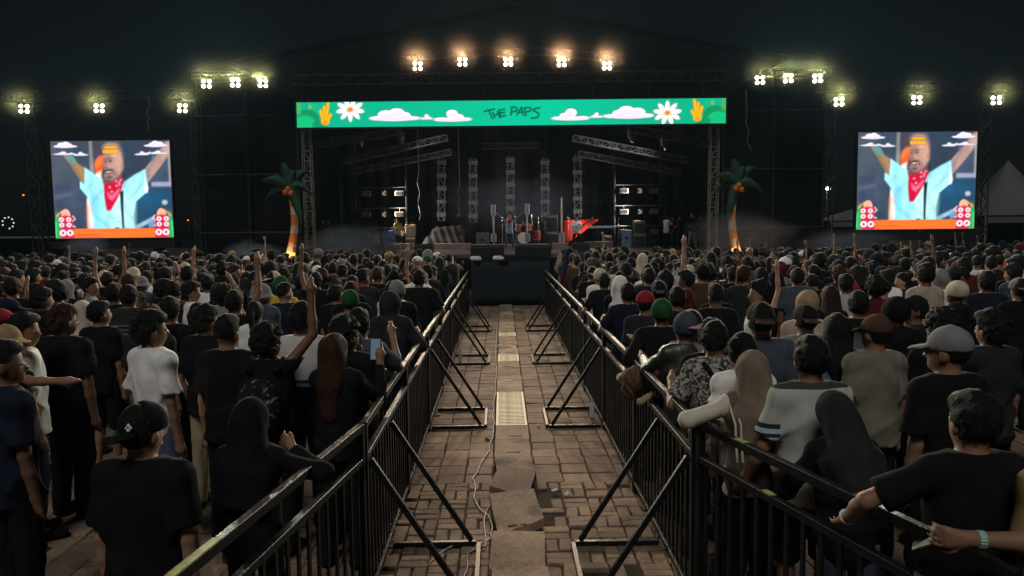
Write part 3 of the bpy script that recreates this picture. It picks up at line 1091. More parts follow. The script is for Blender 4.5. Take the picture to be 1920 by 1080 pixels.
# ---- the wide green header screen: canvas in photo pixels
hb = Canvas(620, 40, 558, 191, 1359, 237, '0aa880')
hb.put(np.abs(hb.X - 700) - 120, '07b08a', .35, 90); hb.put(np.abs(hb.X - 1000) - 140, '04c096', .6, 110)
for sg in (-1, 1):
    m_ = lambda x: 958.5 + sg * (x - 958.5) * 1.0
    hb.ell(m_(578), 222, 22, 18, '0e8a58'); hb.ell(m_(572), 228, 20, 13, '14b472'); hb.ell(m_(600), 232, 14, 7, '0b8f5c'); hb.ell(m_(592), 200, 5, 7, '13b070'); hb.ell(m_(583), 199, 3, 4, '8fae2e', a=.7)
    hb.line([(m_(562), 194), (m_(562), 210)], 4, '55a83a', .6)
    for q in ([(608, 228), (603, 207)], [(610, 228), (610, 200)], [(612, 226), (617, 194)], [(613, 228), (621, 214)]):
        hb.line([(m_(x), y) for x, y in q], 3.4, '8a6a10'); hb.line([(m_(x), y) for x, y in q], 2.5, 'f3b51e')
    hb.ell(m_(611), 226, 8, 7, 'f0a81a'); hb.ell(m_(611), 228, 4, 4, 'e08a12', a=.7)
    cxx, cyy = (m_(658), 205) if sg == 1 else (1250, 217)
    for k in range(9):
        a_ = k * 40 + (10 if sg == 1 else 30)
        hb.ell(cxx + 15 * math.cos(rad(a_)), cyy + 11 * math.sin(rad(a_)), 12, 5, '2a7a64', a_ * 1.0); hb.ell(cxx + 15 * math.cos(rad(a_)), cyy + 11 * math.sin(rad(a_)), 11, 4.3, 'fbf3f8', a_ * 1.0)
    hb.ell(cxx, cyy, 6, 5, 'e8a040'); hb.ell(cxx, cyy, 3, 2.5, 'c97a20')
    hb.cloud(740 if sg == 1 else 1178, 217, 44, 17, LOB1, sg)
    hb.cloud(800 if sg == 1 else 1118, 220, 11, 7, LOB2, sg)
    hb.cloud(848 if sg == 1 else 1070, 219, 34, 16, LOB2, sg)
LT = [[(300, 325), (390, 300), (500, 280)], [(395, 300), (455, 460)], [(470, 350), (505, 450)], [(495, 400), (585, 385)], [(560, 330), (605, 440)], [(590, 300), (630, 430)], [(590, 305), (705, 285)],
      [(610, 358), (700, 345)], [(625, 425), (720, 408)], [(850, 245), (828, 395)], [(850, 245), (930, 250), (955, 290), (930, 325), (845, 340)], [(950, 395), (1040, 248), (1078, 400)], [(975, 350), (1060, 345)],
      [(1098, 262), (1130, 412)], [(1098, 262), (1215, 255), (1235, 295), (1200, 330), (1115, 345)], [(1405, 262), (1300, 280), (1275, 310), (1385, 375), (1375, 435), (1320, 460), (1235, 462)]]
for q in LT:
    hb.line([(880 + x / 10.667, 180 + y / 10.667 + .6) for x, y in q], 1.75, '075c46', .95, .55)
for x, y in ((280, 250), (330, 400), (380, 500), (720, 330), (800, 220), (1240, 350), (1430, 250), (1360, 500)):
    hb.ell(880 + x / 10.667, 180 + y / 10.667, .9, .7, '0a7a5c', a=.7)

# ---- the two square side screens: a singer with raised arms behind drawn stickers
vs = Canvas(190, 152, 40, 52, 1250, 1025, '3c4a5c')
vs.put(np.abs(vs.X - 120) - 110, '4c5560', .8, 60)
vs.poly([(60, 480), (220, 480), (220, 820), (60, 830)], '3a4560', .8, 20); vs.poly([(40, 590), (230, 560), (230, 590), (40, 640)], '5b5f74', .7, 12)
vs.poly([(430, 52), (465, 52), (468, 400), (428, 400)], '8d8a88', .9, 6)
vs.poly([(470, 60), (560, 60), (560, 200), (470, 210)], '4a3e4c', .8, 25)
vs.poly([(770, 52), (1050, 52), (1050, 330), (770, 420)], '303e4e', .8, 20)
vs.poly([(1060, 200), (1250, 200), (1250, 480), (1060, 480)], '42526a', .8, 12); vs.poly([(1050, 468), (1250, 468), (1250, 512), (1050, 512)], '9fa4bf', .9, 8)
vs.poly([(1225, 90), (1250, 90), (1250, 480), (1230, 480)], 'a39a98', .9, 6)
vs.poly([(860, 520), (1250, 530), (1250, 930), (850, 930)], '1d4a66', .9, 25); vs.ell(1000, 640, 150, 60, '1f5a80', a=.6, soft=60)
vs.ell(1175, 672, 26, 22, 'b9c4cc', soft=8); vs.ell(1190, 790, 60, 45, '5f4a44', a=.7, soft=25)
vs.poly([(860, 905), (1080, 800), (1100, 830), (880, 940)], '9cc4dc', .95, 8); vs.poly([(990, 880), (1090, 800), (1120, 850), (1010, 930)], '7aa0b8', .8, 8)
vs.poly([(490, 250), (575, 190), (560, 330), (520, 400), (480, 360)], 'ea5a22', 1, 10); vs.ell(520, 260, 30, 60, 'ff7a38', 30, .8, 12); vs.poly([(480, 380), (540, 350), (540, 440), (500, 440)], 'f4e6da', .9, 10)
vs.poly([(380, 620), (440, 660), (440, 935), (372, 935)], 'f0dfd8', 1, 6); vs.poly([(372, 700), (392, 700), (392, 935), (368, 935)], 'e08a5a', .7, 6)
# arms
vs.poly([(165, 195), (250, 175), (300, 270), (390, 330), (360, 490), (310, 420), (240, 300)], '9a7a55', 1, 5); vs.poly([(180, 195), (250, 180), (300, 270), (240, 290)], '4f9a92', .9, 8)
vs.poly([(200, 200), (270, 290), (340, 420), (345, 460), (300, 400), (235, 290)], '7a6040', .7, 10)
vs.poly([(1250, 60), (1200, 70), (1120, 190), (1010, 310), (970, 380), (985, 500), (1050, 430), (1150, 310), (1250, 180)], 'b08d80', 1, 6); vs.poly([(1080, 190), (1060, 280), (990, 370), (985, 490), (1030, 430), (1050, 330), (1110, 230)], '6f7888', .7, 10)
vs.poly([(1190, 100), (1250, 60), (1250, 150), (1180, 230)], 'c4a49a', .7, 12)
# shirt
vs.poly([(375, 315), (470, 385), (560, 440), (760, 470), (870, 400), (990, 335), (1012, 540), (965, 590), (880, 660), (850, 800), (862, 945), (440, 935), (425, 700), (380, 600), (318, 520), (320, 450), (365, 490)], '9ee6f2', 1, 4)
vs.poly([(600, 560), (860, 640), (850, 940), (640, 940)], 'bff2ee', .8, 40); vs.poly([(430, 560), (520, 620), (500, 935), (440, 935)], '7cd0ee', .8, 25); vs.ell(880, 520, 60, 110, 'b4f0f4', 20, .7, 30)
vs.line([(400, 420), (430, 560), (440, 640)], 6, '74c4e0', .6, 8); vs.line([(960, 420), (900, 560), (860, 640)], 6, '80cfe4', .6, 8); vs.line([(580, 790), (640, 830), (700, 800)], 3, '6fb8b8', .7, 4); vs.line([(580, 800), (650, 870), (700, 860)], 3, '6fb8b8', .6, 4)
vs.poly([(980, 400), (1012, 520), (1005, 570), (975, 580)], 'eef4f4', .8, 6)
# head
vs.poly([(545, 440), (700, 430), (760, 400), (770, 480), (560, 500)], '6a463e', 1, 8)
vs.ell(665, 262, 98, 160, 'b78a7c', 0, 1, 5); vs.ell(708, 240, 50, 125, 'c69a88', 0, .8, 28); vs.ell(600, 290, 34, 120, '7e5f60', 6, .75, 22); vs.ell(640, 395, 70, 52, 'a07a76', 0, .9, 14); vs.ell(650, 120, 80, 50, 'b88a70', 0, .8, 14)
vs.ell(754, 300, 15, 40, 'c08e76', 0, 1, 4); vs.ell(756, 300, 7, 24, '8a5a4c', 0, .8, 4)
vs.ell(640, 252, 22, 10, '5a4248', 0, .8, 6); vs.ell(640, 254, 13, 5, '20181c', 0, .95, 3); vs.ell(586, 258, 14, 8, '4a363c', 0, .8, 5); vs.ell(586, 259, 8, 4, '1c1418', 0, .95, 3)
vs.line([(615, 230), (668, 226)], 5, '3a2a2c', .85, 4); vs.line([(572, 236), (598, 234)], 4, '33262a', .8, 4)
vs.poly([(604, 258), (616, 262), (622, 306), (604, 320), (584, 314)], 'a67c72', .9, 6); vs.ell(594, 314, 12, 6, '6f4c4a', 0, .8, 4); vs.ell(626, 300, 10, 18, 'd2a898', 0, .6, 8)
vs.ell(618, 344, 46, 11, '241a1e', -10, .95, 5); vs.line([(575, 350), (566, 385)], 6, '2b2024', .8, 5); vs.line([(662, 342), (672, 380)], 6, '2b2024', .8, 5)
vs.ell(616, 368, 28, 15, '4a2226', -4, 1, 4); vs.ell(614, 362, 20, 6, 'ece4dc', -4, .95, 3); vs.ell(618, 392, 26, 7, '9a6a66', 0, .8, 5); vs.ell(622, 416, 26, 13, '382a2c', 0, .85, 8)
vs.line([(690, 330), (700, 400)], 8, '9a7066', .6, 12); vs.ell(680, 200, 20, 8, 'dcb8a6', 0, .6, 10)
vs.ell(775, 400, 18, 36, '2a2c38', 0, .85, 10)
# bandana, strap
vs.poly([(560, 470), (610, 480), (700, 440), (740, 415), (762, 470), (740, 540), (690, 640), (620, 750), (575, 750), (556, 600)], 'c8103c', 1, 5)
vs.poly([(590, 560), (640, 600), (720, 520), (715, 560), (640, 650), (600, 620)], 'ee6a8c', .9, 6)
for x, y in ((620, 515), (690, 455), (690, 500), (720, 470), (735, 445), (640, 560), (720, 490)): vs.ell(x, y, 9, 8, 'f8b8c8', 0, .9, 5)
vs.poly([(720, 560), (760, 545), (752, 700), (748, 940), (728, 940), (722, 760)], '16222e', 1, 4); vs.ell(675, 930, 30, 14, '2a3238', 0, .9, 5)
# the camera picture is soft and uneven, the drawn stickers over it are crisp
for _ in range(1):
    for ax_ in (0, 1): vs.C = (np.roll(vs.C, 1, ax_) + 2 * vs.C + np.roll(vs.C, -1, ax_)) / 4
_r = np.random.default_rng(4)
_lo = np.kron(_r.normal(0, 1, (19, 24)), np.ones((8, 8)))[:152, :190]
for _ in range(10):
    for ax_ in (0, 1): _lo = (np.roll(_lo, 2, ax_) + _lo + np.roll(_lo, -2, ax_)) / 3
vs.C = vs.C * (1 + .16 * _lo + _r.normal(0, .04, _lo.shape))[..., None]
_fold = np.abs(np.sin(vs.X * .018 + 1.8 * np.sin(vs.Y * .011))) ** .5
_sh = (vs.C[..., 2] > .5) & (vs.C[..., 1] > .5) & (vs.Y > 380)
vs.C[_sh] *= (.76 + .30 * _fold[_sh])[:, None]
# stickers
vs.poly([(40, 930), (1250, 930), (1250, 1025), (40, 1025)], 'f4702a', 1, 4); vs.line([(250, 990), (470, 985)], 5, 'd84c1c', .8, 5); vs.line([(300, 970), (560, 975)], 3, 'ff8a3a', .8, 4); vs.line([(560, 1000), (1000, 960)], 6, 'ff8232', .5, 10)
for sg in (0, 1):
    q = (lambda x: x) if sg == 0 else (lambda x: 1290 - x)
    vs.ell(q(70), 930, 30, 160, '2aa85a', 0, 1, 5); vs.line([(q(60), 800), (q(120), 750)], 8, 'd8a060', .9, 6); vs.line([(q(46), 1000), (q(52), 860)], 8, '42d87a', .9, 5)
    vs.ell(q(155), 790, 46, 60, 'f0b090', 0, 1, 4); vs.ell(q(150), 800, 30, 14, 'd05a4a', 0, .8, 5)
    vs.poly([(q(80), 800), (q(225), 800), (q(230), 1022), (q(90), 1022)], 'c8284a', 1, 4)
    for yy, ra in ((835, 17), (890, 17), (970, 26)):
        for xx in (108, 182): vs.ell(q(xx + (8 if yy > 950 else 0)), yy, ra + 9, ra + 6, 'f8dce6', 0, 1, 4); vs.ell(q(xx + (8 if yy > 950 else 0)), yy, ra * .5, ra * .55, 'c02848', 0, 1, 4)
    vs.line([(q(225), 800), (q(250), 830), (q(222), 850)], 5, 'f2c8d2', .9, 4); vs.line([(q(222), 900), (q(246), 910)], 5, 'f2c8d2', .9, 4)
    vs.cloud(185 if sg == 0 else 1115, 92, 105, 42, LOB1, 1 if sg == 0 else -1)
    vs.cloud(165 if sg == 0 else 1130, 172, 80, 22, LOB2, -1); vs.cloud(340 if sg == 0 else 965, 180, 58, 24, LOB2, 1)
    vs.line([(q(240), 170), (q(290), 185)], 5, 'f0e6f4', 1, 4)
for y0, y1, xa, xb in ((105, 128, 585, 715), (140, 176, 565, 728)):
    vs.poly([(xa, y0), (xb, y0), (xb, y1), (xa, y1)], '8a5a10', 1, 8); vs.poly([(xa + 4, y0 + 3), (xb - 4, y0 + 3), (xb - 4, y1 - 3), (xa + 4, y1 - 3)], 'ffb41e', 1, 5)
for x in range(590, 720, 24): vs.line([(x, 150), (x + 4, 166)], 3, 'a06a10', .6, 4)


# ================================================================== STAGE
YS, ZD = 28.0, 1.29        # front line of the main stage, deck height


def truss(name, label, cat, a, b, wd, m=ALU, group=None, parent=None, step=None, boxes=None):
    a, b = Vector(a), Vector(b)
    d = b - a; L = d.length
    q = d.to_track_quat('X', 'Z').to_matrix()
    if parent is None:
        t = thing(name, label, cat, a, 0, group)
    else:
        t = bpy.data.objects.new(name, None); COL.objects.link(t); t.parent = parent; t.location = a
    t.rotation_euler = q.to_euler()
    hw = wd / 2; r = max(.018, wd * .07)
    for sy in (-1, 1):
        for sz in (-1, 1): MB().tube((0, sy * hw, sz * hw), (L, sy * hw, sz * hw), r, None, 6).build('chord', m, t)
    lc = MB(); n = max(2, int(round(L / (step or wd * 1.25)))); s = L / n
    for i in range(n):
        x0, x1 = i * s, (i + 1) * s
        if i % 2: x0, x1 = x1, x0
        for sy in (-1, 1): lc.tube((x0, sy * hw, -hw), (x1, sy * hw, hw), r * .62, None, 5)
        for sz in (-1, 1): lc.tube((x0, -hw, sz * hw), (x1, hw, sz * hw), r * .62, None, 5)
    for i in range(n + 1):
        x = i * s
        for sy in (-1, 1): lc.tube((x, sy * hw, -hw), (x, sy * hw, hw), r * .62, None, 5)
    lc.build('lacing', m, t)
    return t


st = thing('stage', 'long black stage with a projecting block at the end of the aisle', 'stage', (0, YS, 0))
DECK = mat('stage_deck_board', (.11, .085, .075), .6, var=.3, nscale=3)
MB().box((0, 6.5, ZD - .06), (24, 13, .12)).build('deck', DECK, st)
MB().box((0, -3.1 - .02, ZD - .06), (2.32, 6.24, .118)).build('block_deck', STAGE_BLACK, st)


def drape(name, a, b, z0, z1, m, parent, amp=.05, wl_=.5, seed=0, n=60):
    """hanging cloth between two ground points"""
    a, b = Vector((a[0], a[1], 0)), Vector((b[0], b[1], 0)); d = (b - a).normalized(); nn = Vector((-d.y, d.x, 0))
    r = random.Random(seed); p = [r.uniform(0, 6) for _ in range(4)]; L = (b - a).length
    V, F = [], []
    for j in range(5):
        t = j / 4
        for i in range(n + 1):
            s = i / n; x = s * L
            off = amp * (math.sin(x * 6.28 / wl_ + p[0] + .5 * math.sin(x * 2 + p[1])) * (.45 + .55 * (1 - t)) + .6 * math.sin(x * 2.3 + p[2] + t))
            V.append(a + d * x + nn * off + Vector((0, 0, z0 + (z1 - z0) * t)))
    for j in range(4):
        for i in range(n): k = j * (n + 1) + i; F.append((k, k + 1, k + n + 2, k + n + 1))
    m_ = MB().add(V, F, True)
    o = m_.build(name, m, parent)
    if parent is not None: o.matrix_parent_inverse = Matrix.Translation(-parent.location)
    s_ = o.modifiers.new('solid', 'SOLIDIFY'); s_.thickness = .01
    return o


BC = mat('black_block_cloth', (.022, .028, .034), .9, var=.2, nscale=1.5, bump=.15, bscale=8, spec=.12)
drape('block_skirt', (-1.19, 21.76), (1.13, 21.74), 0, ZD - .005, BC, st, .012, .9, 1)
drape('block_skirt', (-1.19, 27.9), (-1.19, 21.80), 0, ZD - .005, BC, st, .012, .9, 2)
drape('block_skirt', (1.13, 21.80), (1.13, 27.9), 0, ZD - .005, BC, st, .012, .9, 3)
drape('stage_skirt', (-12, 27.97), (-1.25, 27.97), 0, ZD - .13, STAGE_BLACK, st, .02, .6, 4)
drape('stage_skirt', (1.2, 27.97), (12, 27.97), 0, ZD - .13, STAGE_BLACK, st, .02, .6, 5)

# roof, wings, backdrop
BACK = mat('grey_backdrop_cloth', (.045, .043, .043), .95, var=.35, nscale=1.2, bump=.2, bscale=5, spec=.08)
bd = thing('backdrop', 'tall charcoal backdrop cloth hanging behind the drums', 'backdrop', (0, 40.3, 0))
drape('cloth', (-11, 40.3), (11, 40.3), ZD + .02, 10.2, BACK, bd, .09, .9, 8, 160)
MB().tube((-11.2, 40.25, 10.25), (11.2, 40.25, 10.25), .03).build('pipe', DARK_STEEL, bd)
for s, lb in ((-1, 'beside the acoustic guitar'), (1, 'behind the stage crew men')):
    wg = thing('wing_curtain', 'black wing curtain closing the stage side ' + lb, 'curtain', (s * 9.6, 29, 0))
    drape('cloth', (s * 9.6, 29.0), (s * 9.2, 40.0), ZD + .02, 8.0, STAGE_BLACK, wg, .07, .8, 20 + s, 80)
rf = thing('stage_roof', 'dark pitched canopy roof over the stage', 'roof', (0, YS, 0))
ROOF = mat('dark_roof_sheet', (.006, .007, .010), .9, var=.3, nscale=.6, spec=.1)
rp = MB()
for s in (-1, 1):
    V = [(0, -.6, 10.3), (s * 10.2, -.6, 8.35), (s * 10.2, 13, 8.35), (0, 13, 10.3)]
    rp.add(V + [(x, y, z + .05) for x, y, z in V], [(0, 1, 2, 3), (7, 6, 5, 4), (0, 4, 5, 1), (1, 5, 6, 2), (2, 6, 7, 3), (3, 7, 4, 0)])
rp.build('canopy', ROOF, rf)
MB().prism([(-10, 8.35), (-8, 7.05), (8, 7.05), (10, 8.35), (0, 10.25)], -.45, -.4).build('front_scrim', STAGE_BLACK, rf)
for s, lb in ((-1, 'next to the palm below the outermost stage lamp'), (1, 'beside the palm and the camera crew')):
    tw = truss('stage_tower', 'pale truss tower at the stage front, ' + lb, 'truss tower', (s * 7.62 - .05 * s, YS, 0), (s * 7.62, YS, 8.2), .30)
    MB().box((.06, 0, 0), (.12, .8, .8)).build('base_plate', DARK_STEEL, tw)
    MB().box((8.24, 0, 0), (.3, .42, .42)).build('head_block', DARK_STEEL, tw)
    # dark scaffold wing with black cloth outside the tower
    sw = thing('scaffold_wing', 'black cloth covered scaffold bay beside the stage, ' + ('near the red lamps' if s < 0 else 'near the white tents'), 'scaffold', (s * 10, YS + .5, 0))
    for x in (-1.9, 0, 1.9): MB().tube((x, 0, 0), (x, 0, 8.1), .05, None, 6).build('upright', DARK_STEEL, sw)
    for z in (2.2, 4.4, 6.6, 8.1): MB().tube((-1.95, -.06, z), (1.95, -.06, z), .04, None, 6).build('ledger', DARK_STEEL, sw)
    drape('cloth', (s * 10 - 1.95, YS + .75), (s * 10 + 1.95, YS + .75), 0, 8.0, STAGE_BLACK, sw, .05, .8, 40 + s, 50)

# header screen
hdr = thing('header_screen', 'long green LED header screen with drawn clouds and daisies above the stage', 'LED screen', (.04, 27.4, 6.455))
link('picture', hb.mesh('picture', 15.62, .90), LED, hdr)
MB().box((0, .09, 0), (15.74, .16, 1.0)).build('cabinet', CASE_BLACK, hdr)
for x in np.linspace(-7, 7, 8): MB().tube((x, .1, .5), (x, .1, 1.1), .02, None, 5).build('hanger', DARK_STEEL, hdr)
ht = truss('front_truss', 'dark truss carrying the green header screen', 'truss', (-7.9, 27.55, 7.7), (7.9, 27.55, 7.7), .34, DARK_STEEL)

# ------------------------------------------------------------------ four-lens lamps
LENS_ME = MB().tube((0, -.01, 0), (0, .02, 0), .066, .06, 14).mesh('lens')
HOUS = MB()
for sx in (-1, 1):
    for sz in (-1, 1): HOUS.tube((sx * .098, .02, sz * .098), (sx * .098, .14, sz * .098), .094, .06, 12)
HOUS.box((0, .13, 0), (.36, .06, .36))
HOUS_ME = HOUS.mesh('housing'); HOUS_ME.materials.append(CASE_BLACK)
BRK = MB().box((-.22, .1, .1), (.02, .05, .34)).box((.22, .1, .1), (.02, .05, .34)).box((0, .1, .28), (.46, .05, .02)).tube((0, .1, .29), (0, .1, .42), .02, None, 6)
BRK_ME = BRK.mesh('bracket'); BRK_ME.materials.append(DARK_STEEL)


def blinder(p, tint, label, power=1.0, tilt=-14):
    t = thing('blinder_lamp', label, 'stage lamp', p, 0, 'four-lens lamps lit above the stage and screens')
    t.rotation_euler = (rad(tilt), 0, math.atan2(p.x, p.y - 3) * -.6)
    link('housing', HOUS_ME, None, t); link('bracket', BRK_ME, None, t)
    warm = emitter('lens_' + tint, {'warm': (1, .83, .62), 'yellow': (1, .96, .66)}[tint], 9)
    if not LENS_ME.materials: LENS_ME.materials.append(None)
    for sx in (-1, 1):
        for sz in (-1, 1):
            o = link('lens', LENS_ME, warm, t, own=True); o.location = (sx * .098, .0, sz * .098)
    ld = bpy.data.lights.new('lamp_light', 'SPOT')
    ld.energy = LAMP_W * power
    ld.color = {'warm': (1, .76, .55), 'yellow': (.93, .97, .80)}[tint]
    ld.spot_size = rad(128); ld.spot_blend = 1; ld.shadow_soft_size = .16
    lo = bpy.data.objects.new('lamp_light', ld); COL.objects.link(lo); lo.parent = t
    lo.location = (0, -.32, 0)
    lo.rotation_euler = Euler((rad(-90), 0, 0))
    return t


ORD = ['first', 'second', 'middle', 'fourth', 'last']
for i, q in enumerate([(783, 124), (867, 116), (953, 116), (1053, 117), (1138, 123)]):
    blinder(at(*q, 27.2), 'warm', '%s of five warm lamps above the green header, counted from the bassist side' % ORD[i])
for side, nm, a3, b3 in ((-1, 'red-lamp', [(387, 157), (441, 155), (493, 156)], [(45, 204), (186, 203), (342, 203)]),
                         (1, 'tent', [(1425, 150), (1478, 147), (1533, 147)], [(1573, 191), (1719, 188), (1868, 188)])):
    for i, q in enumerate(a3):
        blinder(at(*q, 27.2), 'yellow', '%s lamp of the upper yellow trio on the %s side of the stage' % ((['outer', 'middle', 'inner'] if side < 0 else ['inner', 'middle', 'outer'])[i], nm), .75)
    for i, q in enumerate(b3):
        blinder(at(*q, 27.2), 'yellow', '%s lamp of the wide yellow row above the video screen on the %s side' % ((['outer', 'middle', 'inner'] if side < 0 else ['inner', 'middle', 'outer'])[i], nm), .75)
    A, B = at(a3[0][0] - 25, a3[0][1] - 14, 28.1), at(a3[2][0] + 25, a3[0][1] - 14, 28.1)
    truss('lamp_truss', 'short dark truss holding the upper lamp trio on the %s side' % nm, 'truss', A, B, .26, DARK_STEEL)
    x0, x1 = (-19.2, -11.4) if side < 0 else (11.4, 19.2)
    sct = truss('screen_truss', 'dark goalpost truss over the video screen on the %s side' % nm, 'truss', (x0, 28.4, 7.4), (x1, 28.4, 7.4), .32, DARK_STEEL)
    for xx, lab in ((x0, 'outer'), (x1, 'inner')):
        if side > 0:
            xx = 18.15 if lab == 'inner' else 12.2
            lab = 'outer' if lab == 'inner' else 'inner'
        else:
            xx = -18.3 if lab == 'outer' else -12.0
        truss('screen_tower', 'dark %s lattice tower holding the screen truss on the %s side' % (lab, nm), 'truss tower', (xx, 28.9, 0), (xx, 28.9, 7.2), .40, mat('grey_lattice', (.06, .062, .07), .5, .5))
arc = [Vector((-4.2 + .0, 27.55, 8.35)), Vector((-1.6, 27.55, 8.66)), Vector((1.7, 27.55, 8.62)), Vector((4.2, 27.55, 8.3))]
for i, nm in enumerate(('sloping piece on the bassist side', 'level middle piece', 'sloping piece on the red cloth side')):
    truss('lamp_truss', 'dark truss above the header lamps, ' + nm, 'truss', arc[i], arc[i + 1], .26, DARK_STEEL)

# ------------------------------------------------------------------ video screens
PIC = vs.mesh('picture', 4.42, 3.60)
for (px0, py0, px1, py1), lab, tx in (((98, 265, 322, 445), 'beside the red lamps', '1'), ((1607, 249, 1829, 428), 'in front of the white tents', '2')):
    a, b = at(px0, py0, 27.9), at(px1, py1, 27.9)
    c = (a + b) / 2
    t = thing('video_screen', 'square video screen showing a singer in a red neckerchief, ' + lab, 'LED screen', c, 0)
    link('picture', PIC, LED, t)
    MB().box((0, .09, 0), (4.52, .16, 3.70)).build('cabinet', CASE_BLACK, t)
    for x in (-1.6, 1.6): MB().tube((x, .12, 1.85), (x, .12, 1.5 + 7.2 - c.z - 1.5), .03, None, 6).build('hanger', DARK_STEEL, t)
    MB().box((0, .1, -2.05), (4.6, .5, .28)).build('bumper', DARK_STEEL, t)
    for x in (-1.6, 1.6): MB().box((x, .1, (-2.19 - c.z) / 2 ), (.25, .4, c.z - 2.19)).build('support_leg', DARK_STEEL, t)

# ------------------------------------------------------------------ hanging roof trusses inside the stage
RTR = [((595, 270), (752, 246), 31, 30.5, 'upper, on the bassist side'), ((645, 302), (838, 258), 33, 32.5, 'middle, on the bassist side'), ((662, 322), (845, 285), 36, 35.5, 'lower, on the bassist side'),
       ((1178, 240), (1332, 270), 30.5, 31, 'upper, on the red cloth side'), ((1075, 259), (1290, 301), 32.5, 33, 'middle, on the red cloth side'), ((1085, 288), (1275, 324), 35.5, 36, 'lower, on the red cloth side')]
for (a, b, ya, yb, lb) in RTR:
    truss('roof_truss', 'sloping grey truss under the stage roof, ' + lb, 'truss', at(*a, ya), at(*b, yb), .26 if '30' not in str(ya) else .28)
truss('roof_truss', 'level dark truss in the middle of the stage roof', 'truss', at(905, 274, 37), at(1010, 272, 37), .26, mat('grey_lattice', (.06, .062, .07), .5, .5))


def moving_head(p, label):
    t = thing('moving_light', label, 'stage light', p, .3)
    MB().box((0, 0, .22), (.32, .24, .12)).build('base', ALU, t, .01)
    MB().box((-.15, 0, .06), (.04, .10, .28)).box((.15, 0, .06), (.04, .10, .28)).build('yoke', ALU, t)
    MB().ball((0, 0, 0), (.13, .14, .15)).tube((0, 0, 0), (0, -.06, -.2), .12, .10, 12).build('head', mat('grey_fixture', (.25, .23, .20), .5), t)
    MB().tube((0, -.058, -.19), (0, -.07, -.215), .09, .085, 12).build('lens', mat('dark_lens', (.05, .05, .06), .1, var=0), t)
    if label.startswith('dim'): return t
    ld = bpy.data.lights.new('moving_lamp', 'SPOT'); ld.energy = 230; ld.color = (.86, .93, 1); ld.spot_size = rad(130); ld.spot_blend = .9; ld.shadow_soft_size = .12
    lo = bpy.data.objects.new('moving_lamp', ld); COL.objects.link(lo); lo.parent = t; lo.location = (0, -.1, -.30)
    lo.rotation_euler = (Matrix.Rotation(-.3, 3, 'Z') @ Vector((-p.x * .85, 3.2, -3.8))).to_track_quat('-Z', 'Y').to_euler()
    return t


for q, Y, lb in (((1185, 256), 31, 'grey moving light under the upper sloping truss beside the header end'), ((1247, 270), 31.4, 'grey moving light hanging lower, above the stage crew'), ((751, 259), 31, 'small grey moving light above the bassist'),
                 ((675, 268), 32, 'dim grey moving light close under the truss above the acoustic guitar')):
    moving_head(at(*q, Y), lb)

# ------------------------------------------------------------------ lattice columns with lamp boxes in front of the backdrop
LBX = MB().box((0, 0, 0), (.46, .30, .20)).mesh('lamp_box'); LBX.materials.append(mat('pale_lamp_box', (.30, .28, .265), .45, var=.15))
for px, y0, y1, lb in ((828, 298, 414, 'behind the grey tarpaulin'), (887, 298, 417, 'between the tarpaulin and the singer'), (957, 294, 402, 'straight behind the singer'), (1022, 298, 414, 'behind the drum side amplifiers'), (1083, 292, 408, 'behind the guitarist at the red cloth')):
    a, b = at(px, y1, 38.6), at(px, y0, 38.6)
    t = truss('light_column', 'hanging lattice column with pale lamp boxes ' + lb, 'light column', a, b, .32, mat('lit_lattice', (.22, .21, .195), .5, .4), None, None, .45)
    L = (b - a).length; n = 5
    for i in range(n):
        o = bpy.data.objects.new('lamp_box', LBX); COL.objects.link(o); o.parent = t
        o.location = (L * (.1 + .21 * i), 0, 0); o.rotation_euler = (0, math.pi / 2, 0)
    MB().tube((L, 0, 0), (L + 3.2, 0, 0), .02, None, 5).build('hanger', DARK_STEEL, t)

# side lighting ladders
for s, x0, x1, ys, lb in ((-1, 668, 764, (352, 391, 428), 'behind the bassist'), (1, 1152, 1238, (347, 386, 424), 'behind the stage crew')):
    Yl = 37.0
    t = thing('lighting_ladder', 'dark side lighting ladder with three pipes and lamps ' + lb, 'light rig', at(x0 if s > 0 else x1, 470, Yl).xy.to_3d())
    for k, y in enumerate(ys):
        a, b = at(x0, y, Yl) - t.location, at(x1, y - 1, Yl) - t.location
        MB().tube(a, b, .035, None, 6).build('pipe', ALU, t)
        for j, f in enumerate((.2, .55, .85)):
            p = a.lerp(b, f) - Vector((0, .1, .30))
            fx = MB().box(p, (.42 if j != 1 else .2, .3, .26)).tube(p + Vector((0, 0, .13)), p + Vector((0, .1, .3)), .02, None, 5).build('fixture', mat('grey_fixture', (.25, .23, .20), .5), t, .02)
    for k in (0, 1):
        a, b = at(x0, ys[k], Yl) - t.location, at(x1, ys[k], Yl) - t.location
        for f in ((.2, .55) if s > 0 else (.85, .55)):
            p = a.lerp(b, f) - Vector((0, .26, .30))
            MB().box(p, (.30 if f != .55 else .14, .02, .16)).build('lit_lens', emitter('warm_lens_dim', (1, .86, .68), 0.22), t)
        ld = bpy.data.lights.new('ladder_light', 'SPOT'); ld.energy = 520; ld.color = (1, .86, .72); ld.spot_size = rad(120); ld.spot_blend = .8; ld.shadow_soft_size = .2
        lo = bpy.data.objects.new('ladder_light', ld); COL.objects.link(lo); lo.parent = t
        lo.location = p + Vector((0, -.15, 0)); lo.rotation_euler = Vector((-s * 7, -1.2, -1.6)).to_track_quat('-Z', 'Y').to_euler()
    for x in (x0, x1):
        a = at(x, 470, Yl) - t.location
        MB().tube(a, (a.x, a.y, 6.6), .05, None, 6).build('upright', DARK_STEEL, t)

# ------------------------------------------------------------------ deck furniture
def zat(px, Y): return at(px, 450, Y).x


WOODP = mat('pinkish_riser_wood', (.34, .24, .20), .6, var=.25, nscale=4)


